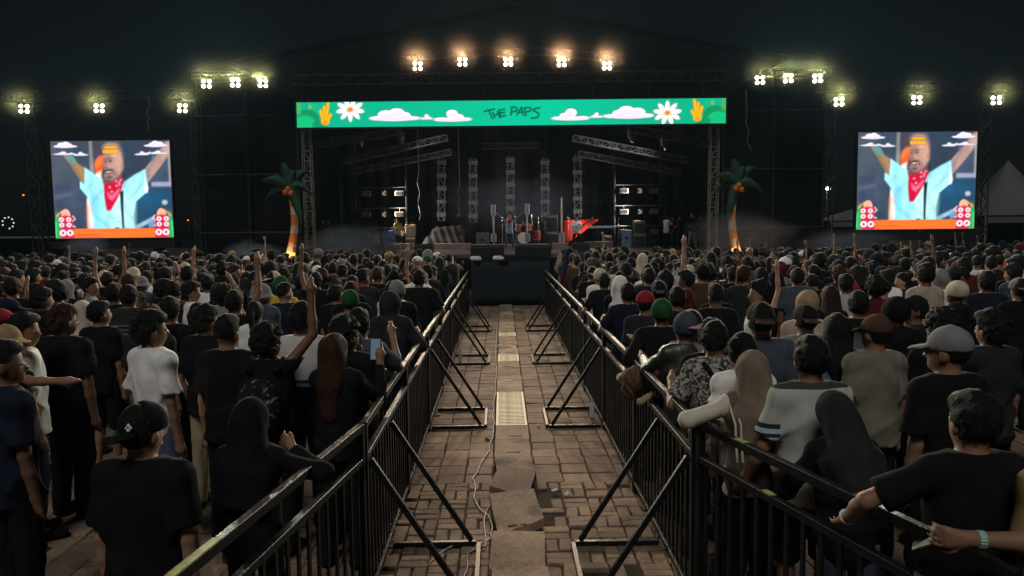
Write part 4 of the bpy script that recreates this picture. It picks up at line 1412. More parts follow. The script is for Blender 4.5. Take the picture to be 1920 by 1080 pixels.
def riser(px0, px1, Y, hgt, depth, label, m=WOODP):
    x0, x1 = zat(px0, Y), zat(px1, Y)
    t = thing('riser', label, 'riser', ((x0 + x1) / 2, Y, ZD + .001))
    w_ = x1 - x0
    MB().box((0, depth / 2, hgt - .02), (w_, depth, .04)).build('top', m, t, .005)
    MB().box((0, .03, (hgt - .04) / 2), (w_ - .04, .04, hgt - .045)).box((0, depth - .03, (hgt - .04) / 2), (w_ - .04, .04, hgt - .045)).build('front_board', m, t)
    for s in (-1, 1): MB().box((s * (w_ / 2 - .02), depth / 2, (hgt - .04) / 2), (.036, depth - .1, hgt - .046)).build('side_board', m, t)
    return t


riser(905, 1032, 34.5, .22, 3.0, 'low wooden riser under the drum kit')
riser(722, 764, 35.2, .30, 1.2, 'small pinkish riser in front of the bassist')
riser(814, 882, 35.6, .28, 1.4, 'pinkish riser in front of the grey tarpaulin')
riser(884, 912, 34.8, .25, 1.0, 'short pinkish riser beside the tarpaulin and grey crate')
riser(1036, 1066, 34.2, .28, 1.0, 'pinkish riser beside the guitarist')
riser(1100, 1150, 35.6, .30, 1.2, 'dark low riser under the keyboard stand', mat('dark_riser', (.09, .07, .06), .6))


def crate(px0, px1, Y, hgt, label, col, cat='amplifier', name='amplifier', dz=0, depth=.55):
    x0, x1 = zat(px0, Y), zat(px1, Y); w_ = x1 - x0
    t = thing(name, label, cat, ((x0 + x1) / 2, Y, ZD + .002 + dz))
    m = mat('case_' + '_'.join(str(int(c * 100)) for c in col), col, .6, var=.2, nscale=5)
    MB().box((0, depth / 2, hgt / 2), (w_, depth, hgt)).build('cabinet', m, t, .02)
    if name == 'amplifier':
        MB().box((0, -.006, hgt * .42), (w_ * .86, .012, hgt * .66)).build('grille', mat('speaker_grille', (.05, .05, .055), .8, bump=.4, bscale=300), t)
        pn = MB().box((0, -.008, hgt * .87), (w_ * .86, .016, hgt * .13)).build('panel', mat('amp_panel', (.35, .32, .26), .4), t)
        for i in range(4): MB().tube((-w_ * .3 + i * w_ * .2, -.016, hgt * .87), (-w_ * .3 + i * w_ * .2, -.04, hgt * .87), .018, None, 8).build('knob', CASE_BLACK, pn)
    else:
        for s in (-1, 1): MB().box((s * (w_ / 2 - .02), -.004, hgt / 2), (.035, .02, hgt * .98)).build('edge_strip', ALU, t)
        MB().box((0, -.008, hgt * .55), (.18, .02, .09)).build('handle', DARK_STEEL, t)
    return t


crate(719, 741, 36.4, .95, 'bright blue flight case beside the bassist', (.06, .16, .55), 'flight case', 'flight_case')
crate(760, 778, 36.8, .62, 'mustard yellow amplifier topmost behind the bassist', (.38, .30, .10), dz=.62)
crate(759, 779, 36.8, .61, 'black amplifier carrying the mustard amplifier', (.03, .03, .03))
crate(893, 917, 36.2, .8, 'grey flight case with pale edges beside the singer', (.12, .12, .13), 'flight case', 'flight_case')
crate(1024, 1046, 36.4, .85, 'large dark amplifier cabinet standing low between singer and guitarist', (.05, .05, .055))
crate(1024, 1046, 36.4, .78, 'large dark amplifier cabinet stacked on top between singer and guitarist', (.055, .055, .06), dz=.86)
crate(1166, 1184, 36.0, .85, 'pale blue box beside the keyboard', (.12, .20, .28), 'flight case', 'flight_case')
crate(1188, 1210, 36.4, .6, 'dull green amplifier topmost beside the crew', (.16, .20, .10), dz=.7)
crate(1186, 1212, 36.4, .69, 'brown amplifier under the dull green one', (.16, .12, .09))
crate(1214, 1236, 37, .7, 'charcoal amplifier standing by the white shirted cameraman', (.06, .06, .06))
crate(1131, 1148, 37, .6, 'wooden brown amplifier behind the keyboard', (.20, .12, .06))


def wedge(px, Y, label, w_=.72):
    t = thing('stage_monitor', label, 'monitor speaker', (zat(px, Y), Y, ZD + .002))
    prof = [(-.22, 0), (.22, 0), (.22, .16), (-.06, .40), (-.22, .34)]
    m = MB(); n = len(prof)
    V = [(-w_ / 2, y, z) for y, z in prof] + [(w_ / 2, y, z) for y, z in prof]
    m.add(V, [tuple(range(n)), tuple(range(2 * n - 1, n - 1, -1))] + [(i, n + i, n + (i + 1) % n, (i + 1) % n) for i in range(n)])
    m.build('cabinet', CASE_BLACK, t, .01)
    MB().bar((0, .225, .17), (0, -.05, .405), w_ * .9, .012).build('grille', mat('speaker_grille', (.05, .05, .055), .8), t)


for px, Y, lb in ((902, 25.4, 'black wedge monitor on the block, on the bassist side'), (926, 25.9, 'second black wedge monitor on the block, next to the singer'), (985, 25.9, 'black wedge monitor on the block below the drums'),
                  (1013, 25.4, 'black wedge monitor at the block corner on the guitarist side'), (795, 29.2, 'black wedge monitor at the stage edge before the bassist'), (1088, 29.2, 'black wedge monitor at the guitarist feet')):
    wedge(px, Y, lb)
for px, Y, lb in ((893, 22.3, 'white towel roll lying on the block corner near the raised barrier hands'), (935, 22.4, 'white towel roll lying on the block below the singer')):
    F_ = Field((-.3, -.2, -.05), (.3, .2, .3), .02); F_.cone((-.12, 0, .07), (.10, .03, .06), .075, .06, .03); F_.cone((.0, .02, .1), (.05, 0, .13), .05, .03, .03)
    F_.warp(folds(int(px), .008))
    o = link('towel', F_.mesh('towel'), cloth('white'), own=True); o.location = (zat(px, Y), Y, ZD); tag(o, lb, 'towel')

# grey tarpaulin over backline
F_ = Field((-1.3, -.9, -.05), (1.3, .9, 1.5), .05)
F_.cone((-.75, .1, .25), (.75, .1, .25), .45, .42, .2); F_.cone((-.45, .2, .85), (.70, .2, .92), .25, .25, .35); F_.cone((-1.0, -.2, .05), (.9, -.3, .05), .18, None, .2)
F_.warp(lambda X, Y, Z: .012 * np.sin(9 * X + 2 * np.sin(3 * Z)) * np.clip(1.2 - Z, 0, 1) + .02 * np.sin(17 * X + 4 * Z + 5 * Y)); F_.plane((0, 0, -1), 0)
o = link('tarpaulin', F_.mesh('tarpaulin'), mat('grey_brown_tarpaulin', (.032, .027, .026), .7, var=.2, bump=.2, bscale=12), own=True)
o.location = (zat(836, 37), 37, ZD + .002); tag(o, 'grey brown tarpaulin draped over covered gear', 'tarpaulin')

# red cloth sail
RED = mat('red_sail_cloth', (.55, .03, .022), .8, var=.15, spec=.15)
V, F = [], []
C = [at(1057, 414, 36.6), at(1122, 411, 37.4), at(1090, 424, 36.4), at(1062, 452, 35.8), at(1054, 452, 36.2)]
n = 12
top0, top1, low0, low1 = at(1056, 413, 36.6), at(1122, 411, 37.6), at(1055, 455, 36.0), at(1072, 452, 36.0)
for j in range(n + 1):
    s = j / n
    for i in range(n + 1):
        t_ = i / n
        u = top0.lerp(top1, s)
        edge = low0.lerp(low1, min(1, s * 3.2)) if s < .31 else low1.lerp(top1 + Vector((0, 0, -.05)), ((s - .31) / .69) ** .42)
        p = u.lerp(edge, t_); p.y += .18 * math.sin(t_ * 3.1) - .1 * math.sin(s * 9); V.append(p)
for j in range(n):
    for i in range(n): k = j * (n + 1) + i; F.append((k, k + n + 1, k + n + 2, k + 1))
o = MB().add(V, F, True).build('red_cloth', RED); s_ = o.modifiers.new('s', 'SOLIDIFY'); s_.thickness = .02
tag(o, 'bright red cloth stretched like a sail behind the guitarist', 'cloth')

# tall pole lamps
for px, yt, yb, lb in ((926, 390, 465, 'beside the singer raised fist on the bassist side'), (989, 388, 463, 'at the drum kit'), (1053, 370, 462, 'between the dark amplifiers and the red cloth')):
    a = at(px, yb, 35.4); a.z = ZD; top = at(px, yt, 35.4).z - ZD
    t = thing('pole_lamp', 'slim pole with a white box lamp ' + lb, 'pole lamp', a)
    MB().tube((0, 0, 0), (0, 0, .04), .25, None, 14).build('base', DARK_STEEL, t)
    MB().tube((0, 0, .04), (0, 0, top), .035, None, 8).build('pole', ALU, t)
    k = top if px < 1000 else top - 1.95
    MB().box((0, -.05, k - .1), (.22, .22, .52)).build('lamp_box', mat('pale_lamp_box', (.30, .28, .265), .45), t, .02)
    MB().box((0, -.05, .55), (.26, .2, .4)).build('control_box', mat('pale_lamp_box', (.30, .28, .265), .45), t, .02)

# drum kit
dk = thing('drum_kit', 'drum kit with red and chrome shells and gold cymbals behind the singer', 'drum kit', (zat(981, 36.2), 36.2, ZD + .225))
CHR = mat('chrome', (.6, .6, .6), .2, 1.0, var=0); GOLD = mat('brass_cymbal', (.70, .48, .14), .28, .9, var=.1); SHELL = mat('red_drum_shell', (.25, .03, .03), .3, var=.1); HEADM = mat('drum_head', (.75, .74, .7), .5, var=.05)


def drum(name, a, b, r):
    o = MB().tube(a, b, r, None, 20).build(name, SHELL, dk)
    a, b = Vector(a), Vector(b); d = (b - a).normalized()
    MB().tube(a - d * .012, a - d * .002, r * .97, None, 20).build('drum_head', HEADM, o)
    MB().tube(b + d * .002, b + d * .012, r * .97, None, 20).build('drum_head', HEADM, o)
    MB().tube(a, a + d * .025, r * 1.03, None, 20).build('hoop', CHR, o)


drum('kick_drum', (0, -.25, .30), (0, .2, .30), .29)
drum('tom', (-.25, -.05, .66), (-.22, .05, .90), .16); drum('tom', (.25, -.05, .66), (.22, .05, .90), .17); drum('floor_tom', (.65, .2, .2), (.65, .2, .62), .21); drum('snare', (-.55, .3, .55), (-.55, .3, .68), .18)
for x, y, z, r in ((-.75, .0, 1.25, .24), (.75, .05, 1.3, .25), (-.35, .35, 1.45, .20), (.45, .4, 1.42, .22), (1.05, .3, 1.05, .26), (-1.0, .3, .95, .19)):
    c = MB().tube((x, y, z), (x, y, z + .012), r, r * .9, 20).tube((x, y, z + .012), (x, y, z + .045), .05, .03, 10).build('cymbal', GOLD, dk)
    MB().tube((x, y, 0), (x, y, z), .014, None, 6).build('stand', CHR, dk)
for x in (-.22, .22): MB().tube((x, .05, .55), (x, .05, .72), .014, None, 6).build('tom_mount', CHR, dk)


def guitar(p, rot, label, col):
    t = thing('guitar', label, 'guitar', p); t.rotation_euler = rot
    F_ = Field((-.25, -.06, -.05), (.25, .06, .52), .02)
    F_.cone((0, -.03, .14), (0, .03, .14), .17, None, .02); F_.cone((0, -.03, .36), (0, .03, .36), .13, None, .05); F_.plane((0, 1, 0), .035); F_.plane((0, -1, 0), .035)
    o = link('guitar_body', F_.mesh('guitar_body'), mat('guitar_' + label.split()[0], col, .3, var=.15), t, own=True)
    MB().bar((0, -.045, .42), (0, -.05, .95), .055, .03).build('neck', mat('guitar_neck', (.12, .06, .03), .4), t)
    hd = MB().box((0, -.045, 1.02), (.085, .022, .17), None, .8).build('headstock', mat('guitar_neck', (.12, .06, .03), .4), t)
    for i in range(3):
        for s in (-1, 1): MB().tube((s * .04, -.045, .97 + i * .045), (s * .065, -.045, .97 + i * .045), .009, None, 6).build('tuning_peg', CHR, hd)
    MB().box((0, -.045, .1), (.12, .02, .03)).build('bridge', CASE_BLACK, t)
    return t


ga = at(705, 462, 35.0); ga.z = ZD + .30
guitar(ga, Euler((rad(-8), 0, 0)), 'amber guitar standing upright on its stand beside the blue case', (.55, .22, .05))
gs = thing('guitar_stand', 'black folding stand under the amber guitar', 'guitar stand', (ga.x, 35.0, ZD + .002))
for x, y in ((-.22, -.15), (.22, -.15), (0, .3)): MB().tube((x, y, 0), (0, .08, .6), .012, None, 6).build('leg', DARK_STEEL, gs)
MB().tube((-.15, -.05, .28), (.15, -.05, .28), .012, None, 6).build('cradle', DARK_STEEL, gs)

# keyboard on stand
kb = thing('keyboard', 'long pale keyboard lying on a crossed stand beside the red cloth', 'keyboard', ((zat(1104, 36) + zat(1154, 36)) / 2, 36, ZD + .95))
MB().box((0, 0, .05), (1.3, .34, .10)).build('case', mat('pale_grey_case', (.35, .35, .36), .5), kb, .01)
MB().box((0, -.09, .104), (1.2, .14, .012)).build('keys', HEADM, kb)
ks = thing('keyboard_stand', 'black crossed stand under the keyboard', 'stand', (kb.location.x, 36, ZD + .30))
for s in (-1, 1): MB().bar((-s * .45, s * .02, .0), (s * .45, s * .02, .64), .04, .04).build('leg', DARK_STEEL, ks)
for px, Y, z, lb in ((942, 33.6, 1.5, 'slim microphone stand before the singer'), (740, 35.5, 1.45, 'slim microphone stand before the bassist'), (1066, 34.8, 1.5, 'slim microphone stand before the guitarist'), (1160, 35.2, 1.4, 'slim microphone stand beside the keyboard'), (968, 35.2, 1.2, 'short microphone stand at the kick drum')):
    t = thing('microphone_stand', lb, 'microphone stand', (zat(px, Y), Y, ZD + .002))
    MB().tube((0, 0, 0), (0, 0, .03), .15, None, 12).build('base', DARK_STEEL, t); MB().tube((0, 0, .03), (0, 0, z), .014, None, 6).build('pole', CHR, t)
    MB().tube((0, 0, z), (0, -.12, z + .05), .018, .014, 8).ball((0, .02, z), .032, 8, 6).build('microphone', CASE_BLACK, t)

# ------------------------------------------------------------------ palm props
def palm(px, label, seed, flip):
    Yp = 26.6
    b = at(px[0], px[1], Yp); b.z = 1.18
    t = thing('palm_prop', label, 'palm tree', b)
    crown = at(px[2], px[3], Yp) - b
    r = random.Random(seed)
    pts = [Vector((0, 0, 0)).lerp(crown, q) + Vector((flip * .22 * math.sin(q * math.pi * .95), 0, 0)) for q in np.linspace(0, 1, 9)]
    OR = mat('palm_orange', (.62, .19, .03), .6, var=.15); WH = mat('palm_pale', (.55, .42, .32), .6, var=.15)
    for i in range(8):
        a, c = pts[i], pts[i + 1]
        m = MB().path([a, a.lerp(c, .85), c], [.175 - .011 * i, .16 - .011 * i, .145 - .011 * i], 12)
        if i == 0:
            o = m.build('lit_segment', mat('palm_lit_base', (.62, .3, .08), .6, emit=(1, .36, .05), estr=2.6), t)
        else:
            o = m.build('trunk_segment', OR if i % 2 == 0 else WH, t)
    MB().tube((0, 0, -.16), (0, 0, -.02), .20, .185, 14).build('glow_lamp', emitter('palm_glow', (1, .62, .22), 5.0), t)
    MB().tube((0, 0, -1.17), (0, 0, -.17), .24, .22, 12).build('plinth', CASE_BLACK, t)
    top = pts[-1]
    for x, z in ((-.1, -.16), (.1, -.2), (0, -.05)): MB().ball(top + Vector((x, -.12, z)), .105, 10, 7).build('coconut', OR, t)
    G = mat('palm_leaf_green', (.016, .062, .036), .65, var=.25, nscale=3)
    for k, (an, ln, dr) in enumerate(((100, .95, .1), (50, 1.05, .35), (150, 1.0, .45), (10, .95, .95), (172, .9, 1.0), (-60 if flip > 0 else -115, .95, .8), (75, .75, .2))):
        dx, dz = math.cos(rad(an)), math.sin(rad(an)); n = 9
        V, F = [], []
        yb = .18 * math.sin(k * 2.1)
        for i in range(n + 1):
            q = i / n
            c = top + Vector((dx * ln * q, yb * q - .05, dz * ln * q - dr * .55 * q * q + .1 * math.sin(q * 3.1)))
            hw = .20 * math.sin(math.pi * min(1, .08 + q * .92)) ** .6 * (1 - .3 * q) + .012
            nn = Vector((-dz - .2, 0, dx)).normalized()
            nt = .015 if i % 2 else -.01
            V += [c + nn * (hw + nt), c + Vector((0, -.035, 0)), c - nn * (hw + nt), c + Vector((0, .03, 0))]
        for i in range(n):
            a = i * 4
            for j in range(4): F.append((a + j, a + (j + 1) % 4, a + 4 + (j + 1) % 4, a + 4 + j))
        MB().add(V, F + [(3, 2, 1, 0), tuple(n * 4 + j for j in range(4))], True).build('frond', G, t)
    ld = bpy.data.lights.new('palm_light', 'POINT'); ld.energy = 26; ld.color = (1, .5, .16); ld.shadow_soft_size = .15
    lo = bpy.data.objects.new('palm_light', ld); COL.objects.link(lo); lo.parent = t; lo.location = (0, -.45, .15)
    return t


palm((541, 472, 540, 352), 'glowing palm tree prop with striped trunk on the bassist side', 1, 1)
palm((1383, 466, 1385, 345), 'glowing palm tree prop with striped trunk on the tent side', 2, -1)

# ------------------------------------------------------------------ tents and far lights
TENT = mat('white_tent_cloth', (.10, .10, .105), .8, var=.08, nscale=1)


def tent(c, hw, wall, peak, label):
    t = thing('marquee_tent', label, 'tent', c)
    n = 8; V, F = [], []
    ring = [(-1, -1), (0, -1), (1, -1), (1, 0), (1, 1), (0, 1), (-1, 1), (-1, 0)]
    for j in range(n + 1):
        q = j / n
        for (a, b_) in ring: V.append((a * hw * (1 - q), b_ * hw * (1 - q), wall + (peak - wall) * q ** 1.9))
    for j in range(n):
        for i in range(8): F.append((j * 8 + i, j * 8 + (i + 1) % 8, (j + 1) * 8 + (i + 1) % 8, (j + 1) * 8 + i))
    o = MB().add(V, F, True).build('roof', TENT, t)
    for a, b_ in ((-1, -1), (1, -1), (1, 1), (-1, 1)): MB().tube((a * hw * .98, b_ * hw * .98, 0), (a * hw * .98, b_ * hw * .98, wall), .05, None, 8).build('pole', ALU, t)
    for s in (-1, 1): MB().box((0, s * (hw - .06), wall - .16), (hw * 1.94, .02, .3)).build('valance', TENT, t)
    MB().box((0, hw - .15, wall / 2), (hw * 1.9, .02, wall - .4)).build('wall', TENT, t)
    MB().box((-hw + .15, 0, wall / 2), (.02, hw * 1.8, wall - .4)).build('wall', TENT, t)
    return t


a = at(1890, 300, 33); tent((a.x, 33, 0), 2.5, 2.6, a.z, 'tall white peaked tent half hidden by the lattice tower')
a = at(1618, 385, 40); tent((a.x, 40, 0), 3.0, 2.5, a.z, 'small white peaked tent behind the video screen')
BT = mat('blue_grey_tent_cloth', (.10, .11, .14), .8, var=.1)
sh = thing('low_shed', 'long low grey shed wall behind the crowd beside the red lamps', 'shed', (at(30, 455, 46).x, 46, 0))
MB().box((0, 0, 1.0), (9, .3, 2.0)).build('wall', BT, sh); MB().box((0, -.5, 2.05), (9.6, 1.6, .09)).build('roof', mat('shed_roof', (.2, .2, .21), .6), sh)
for px in (-3, 0, 3): MB().box((px, -.17, .95), (1.6, .04, 1.2)).build('shutter', mat('shed_shutter', (.06, .065, .08), .6), sh)


def far_lamp(p, label, col, r, strength, pole=True):
    t = thing('lamp_post', label, 'lamp', (p.x, p.y, 0))
    MB().tube((0, 0, 0), (0, .1, p.z), .06, .04, 8).build('pole', DARK_STEEL, t)
    MB().box((0, -.02, p.z + .02), (r * 2.6, r * 1.6, r * .9)).build('head', DARK_STEEL, t, .01)
    MB().ball((0, -r * .9, p.z - r * .5), (r, r * .6, r * .7), 10, 7).build('bulb', emitter('bulb_' + label.split()[0], col, strength), t)
    ld = bpy.data.lights.new('post_light', 'POINT'); ld.energy = strength * r * r * 300; ld.color = col; ld.shadow_soft_size = r
    lo = bpy.data.objects.new('post_light', ld); COL.objects.link(lo); lo.parent = t; lo.location = (0, -r * 2.5, p.z - r * .6)


far_lamp(at(1551, 352, 52), 'white floodlight on a pole in the dark behind the tents', (1, .95, .9), .16, 14)
far_lamp(at(1546, 411, 44), 'pale small lamp on a low pole below the floodlight', (.9, .95, 1), .07, 7)
far_lamp(at(45, 365, 50), 'red lamp on a tall pole farther out beside the video screen', (1, .18, .05), .07, 2.5)
far_lamp(at(353, 412, 44), 'dull red lamp on a pole between the video screen and the stage', (1, .22, .06), .055, 2.2)
fw_ = thing('lamp_ring', 'small ring of dim white bulbs standing far behind the shed', 'lamp', at(16, 418, 50))
MB().path([(.38 * math.cos(k * math.pi / 8), 0, .38 * math.sin(k * math.pi / 8)) for k in range(17)], .03, 6).build('hoop', DARK_STEEL, fw_)
MB().tube((0, .05, -.38), (0, .05, -fw_.location.z), .05, None, 8).build('pole', DARK_STEEL, fw_)
for k in range(9):
    if k in (6,): continue
    MB().ball((.38 * math.cos(k * .7), -.05, .38 * math.sin(k * .7)), .05, 8, 6).build('bulb', emitter('dim_bulb', (.9, 1, .95), .9), fw_)
# hanging cables and chains
for px, y0, y1, Y, lb in ((783, 310, 412, 36.8, 'thin dark cable hanging behind the bassist'), (860, 345, 404, 38, 'thin cable with a pale lamp bulb above the tarpaulin'), (1398, 205, 290, 27.4, 'pale twisted rope hanging above the palm on the tent side'), (278, 195, 245, 27.4, 'dark chain bag hanging over the screen beside the red lamps')):
    a, b = at(px, y0, Y), at(px + (4 if px == 783 else (8 if px == 1398 else 0)), y1, Y); n = 12
    pth = [a.lerp(b, i / n) + Vector((.05 * math.sin(i * 1.3), .03 * math.sin(i), 0)) for i in range(n + 1)]
    pth[0].z = max(pth[0].z, 7.2 if Y < 30 else 8.4)
    m = MB().path(pth, .022, 5)
    if px == 860: m.ball(b, .09, 8, 6)
    tag(m.build('hanging_cable', mat('grey_cable', (.12, .12, .125), .6)), lb, 'cable')


# ================================================================== PEOPLE
import copy
D = (-.14, -.03, -1), (-.02, .16, -1)          # left arm hanging; right mirrored


def mir(a): return tuple((-q[0], q[1], q[2]) for q in a)


UPL = ((-.30, .22, .93), (.05, .10, 1)); PHL = ((-.32, .55, -.5), (.28, .40, .88)); CRL = ((-.22, .28, -.95), (.85, .55, .12)); HEADL = ((-.85, .2, .12), (.55, .25, .8))
LEANL = ((-.82, .25, -.52), (-.35, .85, .0)); HIPL = ((-.55, -.35, -.75), (.6, .45, -.6)); CLAPL = ((-.25, .45, -.75), (.45, .55, .7)); POCKL = ((-.28, -.15, -1), (.18, .35, -.9))
POSES = {
    'down': Pose(), 'down_l': Pose(yaw=28), 'down_r': Pose(yaw=-30, pitch=3), 'slim': Pose(build=.88, yaw=8), 'slim_r': Pose(build=.88, yaw=-35), 'big': Pose(build=1.16, yaw=-10), 'look_down': Pose(pitch=-22, yaw=10),
    'pock': Pose(POCKL, mir(POCKL), yaw=12, stance=.03), 'cross': Pose(CRL, mir(CRL), yaw=-8), 'cross_l': Pose(CRL, mir(CRL), yaw=35, build=.92), 'hips': Pose(HIPL, mir(D), yaw=-15, stance=.04),
    'up_r': Pose(D, mir(UPL), yaw=-5, fingers='open'), 'up_l': Pose(UPL, mir(D), yaw=10, pitch=6, fingers='open'), 'both_up': Pose(UPL, mir(UPL), pitch=8, fingers='open'), 'phone': Pose(PHL, mir(PHL), pitch=4, fingers='grip'),
    'phone_r': Pose(CRL, mir(PHL), yaw=-8, fingers='grip'), 'clap': Pose(CLAPL, mir(CLAPL), yaw=-12), 'head_hand': Pose(D, mir(HEADL), yaw=-12), 'lean_l': Pose(LEANL, mir(D), yaw=12, fingers='grip'),
    'lean_r': Pose(D, mir(LEANL), yaw=-20, fingers='grip'), 'lean_both': Pose(((-.8, .45, -.5), (-.2, .9, -.1)), ((.2, .45, -.8), (-.8, .5, .2)), yaw=15, fingers='grip'),
}
GROUP = 'people watching in the crowd'
PLACED = []           # (x, y, short tag)


def person_at(px, py, hgt, yaw, pk, top, topc, botc, head, skin, label, short=None, h=None, dx=0, Y=None, **kw):
    p = at_z(px, py, hgt) if Y is None else at(px, py, Y)
    if Y is not None: hgt = p.z
    p.x += dx
    if .3 < p.y < 21:
        lim = LB(p.y).x if p.y > 4.2 else -.86 - (4.2 - p.y) * .14
        rim = RB(p.y).x if p.y > 4.2 else 1.05 + (4.2 - p.y) * .285
        if p.x < 0: p.x = min(p.x, lim - .27)
        else: p.x = max(p.x, rim + .27)
    P = POSES[pk] if isinstance(pk, str) else pk[1]
    key = pk if isinstance(pk, str) else pk[0]
    grip = kw.pop('grip', None)
    if grip:                                    # hand on top of the rail beside the person
        P = copy.deepcopy(P); key = 'grip_%d' % len(PLACED)
        M_i = (Matrix.Translation((p.x, p.y, 0)) @ Matrix.Rotation(rad(yaw), 4, 'Z') @ Matrix.Scale(hgt / 1.7, 4)).inverted()
        for side, dy in grip:
            yy = p.y + dy
            rx = LB(yy).x if p.x < 0 else RB(yy).x
            if yy < 4.2: rx = -.86 - (4.2 - yy) * .14 if p.x < 0 else 1.05 + (4.2 - yy) * .285
            P.reach(side, M_i @ Vector((rx + (.03 if p.x > 0 else -.03), yy, 1.165)))
    if h is None: h = .0134 if p.y < 4.6 else (.0165 if p.y < 6.5 else .0235)
    bot = kw.pop('bot', 'long')
    t = make_person((p.x, p.y, 0), hgt, yaw, P, key, h, SKIN[skin], top, topc, bot, botc, head, label, GROUP, **kw)
    PLACED.append((p.x, p.y, short))
    return t, p, P


H = lambda *a: tuple(a)
S_, F2, C_, M_, LG = H(('short', 'black')), H(('fade', 'black')), H(('curly', 'black')), H(('mop', 'black')), H(('long', 'black'))


def cap(c, back=False): return H(('nape', 'black'), ('cap_back' if back else 'cap', c))
def bean(c): return H(('nape', 'black'), ('beanie', c))


# ---- special cloths
def patterned(name, c0, c1, scale, lo=.45, hi=.55):
    m = mat(name, c0, .95, var=0, bump=.12, bscale=220, spec=.12)
    n, l = m.node_tree.nodes, m.node_tree.links
    tc = n.new('ShaderNodeTexCoord'); t = n.new('ShaderNodeTexNoise'); t.inputs['Scale'].default_value = scale; t.inputs['Detail'].default_value = 5; t.inputs['Distortion'].default_value = 1.2
    l.new(tc.outputs['Object'], t.inputs['Vector'])
    r = n.new('ShaderNodeValToRGB'); r.color_ramp.elements[0].position = lo; r.color_ramp.elements[1].position = hi
    r.color_ramp.elements[0].color = (*c0, 1); r.color_ramp.elements[1].color = (*c1, 1)
    l.new(t.outputs['Fac'], r.inputs['Fac']); l.new(r.outputs['Color'], n['Principled BSDF'].inputs['Base Color'])
    return m


def banded(name, base, bands, sleeve=None):
    """bands: (z0, z1, colour) woven across the shirt; sleeve: (x limit, colour)"""
    m = mat(name, base, .95, var=0, bump=.12, bscale=220, spec=.12)
    n, l = m.node_tree.nodes, m.node_tree.links
    tc = n.new('ShaderNodeTexCoord'); sp = n.new('ShaderNodeSeparateXYZ'); l.new(tc.outputs['Object'], sp.inputs[0])
    cur = None; curc = base

    def mixin(fac, col):
        nonlocal cur
        mx = n.new('ShaderNodeMix'); mx.data_type = 'RGBA'; l.new(fac, mx.inputs[0]); mx.inputs[7].default_value = (*col, 1)
        if cur is None: mx.inputs[6].default_value = (*base, 1)
        else: l.new(cur, mx.inputs[6])
        cur = mx.outputs[2]

    def between(sock, a, b):
        g = n.new('ShaderNodeMath'); g.operation = 'GREATER_THAN'; l.new(sock, g.inputs[0]); g.inputs[1].default_value = a
        s = n.new('ShaderNodeMath'); s.operation = 'LESS_THAN'; l.new(sock, s.inputs[0]); s.inputs[1].default_value = b
        k = n.new('ShaderNodeMath'); k.operation = 'MULTIPLY'; l.new(g.outputs[0], k.inputs[0]); l.new(s.outputs[0], k.inputs[1])
        return k.outputs[0]
    ab = n.new('ShaderNodeMath'); ab.operation = 'ABSOLUTE'; l.new(sp.outputs[0], ab.inputs[0])
    if sleeve:
        for (x0, x1, z0, z1, c) in sleeve:
            f1 = between(ab.outputs[0], x0, x1); f2 = between(sp.outputs[2], z0, z1)
            k = n.new('ShaderNodeMath'); k.operation = 'MULTIPLY'; l.new(f1, k.inputs[0]); l.new(f2, k.inputs[1]); mixin(k.outputs[0], c)
    for z0, z1, c in bands: mixin(between(sp.outputs[2], z0, z1), c)
    l.new(cur, n['Principled BSDF'].inputs['Base Color'])
    return m


BATIK = wrinkle(patterned('batik_print', (.035, .035, .033), (.34, .33, .29), 30))
POLO = wrinkle(banded('striped_polo', (.50, .50, .48), [(1.16, 1.19, (.5, .5, .48)), (1.135, 1.16, (.02, .04, .12)), (1.11, 1.135, (.16, .24, .5)), (.5, 1.11, (.014, .016, .024))]))
RAGLAN = wrinkle(banded('striped_sleeve_tee', (.46, .46, .42), [(1.43, 1.6, (.05, .055, .05))], [(.19, .6, 1.0, 1.245, (.02, .035, .05)), (.19, .6, 1.195, 1.22, (.4, .5, .5)), (.19, .6, 1.155, 1.175, (.4, .5, .5))]))
JERSEY = wrinkle(banded('black_yellow_jersey', (.02, .02, .02), [(1.31, 1.6, (.55, .34, .04)), (1.02, 1.10, (.40, .28, .05))]))
PLAID = patterned('washed_denim', (.07, .10, .15), (.20, .25, .32), 6, .3, .7)
SLEEVE = mat('cream_one_sleeve', (.13, .10, .08), .95, var=0, bump=.12, bscale=220, spec=.08)
_n, _l = SLEEVE.node_tree.nodes, SLEEVE.node_tree.links
_tc = _n.new('ShaderNodeTexCoord'); _sx = _n.new('ShaderNodeSeparateXYZ'); _l.new(_tc.outputs['Object'], _sx.inputs[0])
_lt = _n.new('ShaderNodeMath'); _lt.operation = 'LESS_THAN'; _lt.inputs[1].default_value = -.165; _l.new(_sx.outputs[0], _lt.inputs[0])
_mx = _n.new('ShaderNodeMix'); _mx.data_type = 'RGBA'; _l.new(_lt.outputs[0], _mx.inputs[0]); _mx.inputs[6].default_value = (.13, .10, .08, 1); _mx.inputs[7].default_value = (.66, .60, .50, 1)
_l.new(_mx.outputs[2], _n['Principled BSDF'].inputs['Base Color']); wrinkle(SLEEVE)
LEATHER = mat('dark_leather', (.03, .034, .03), .4, var=.3, bump=.6, bscale=25, spec=.6)

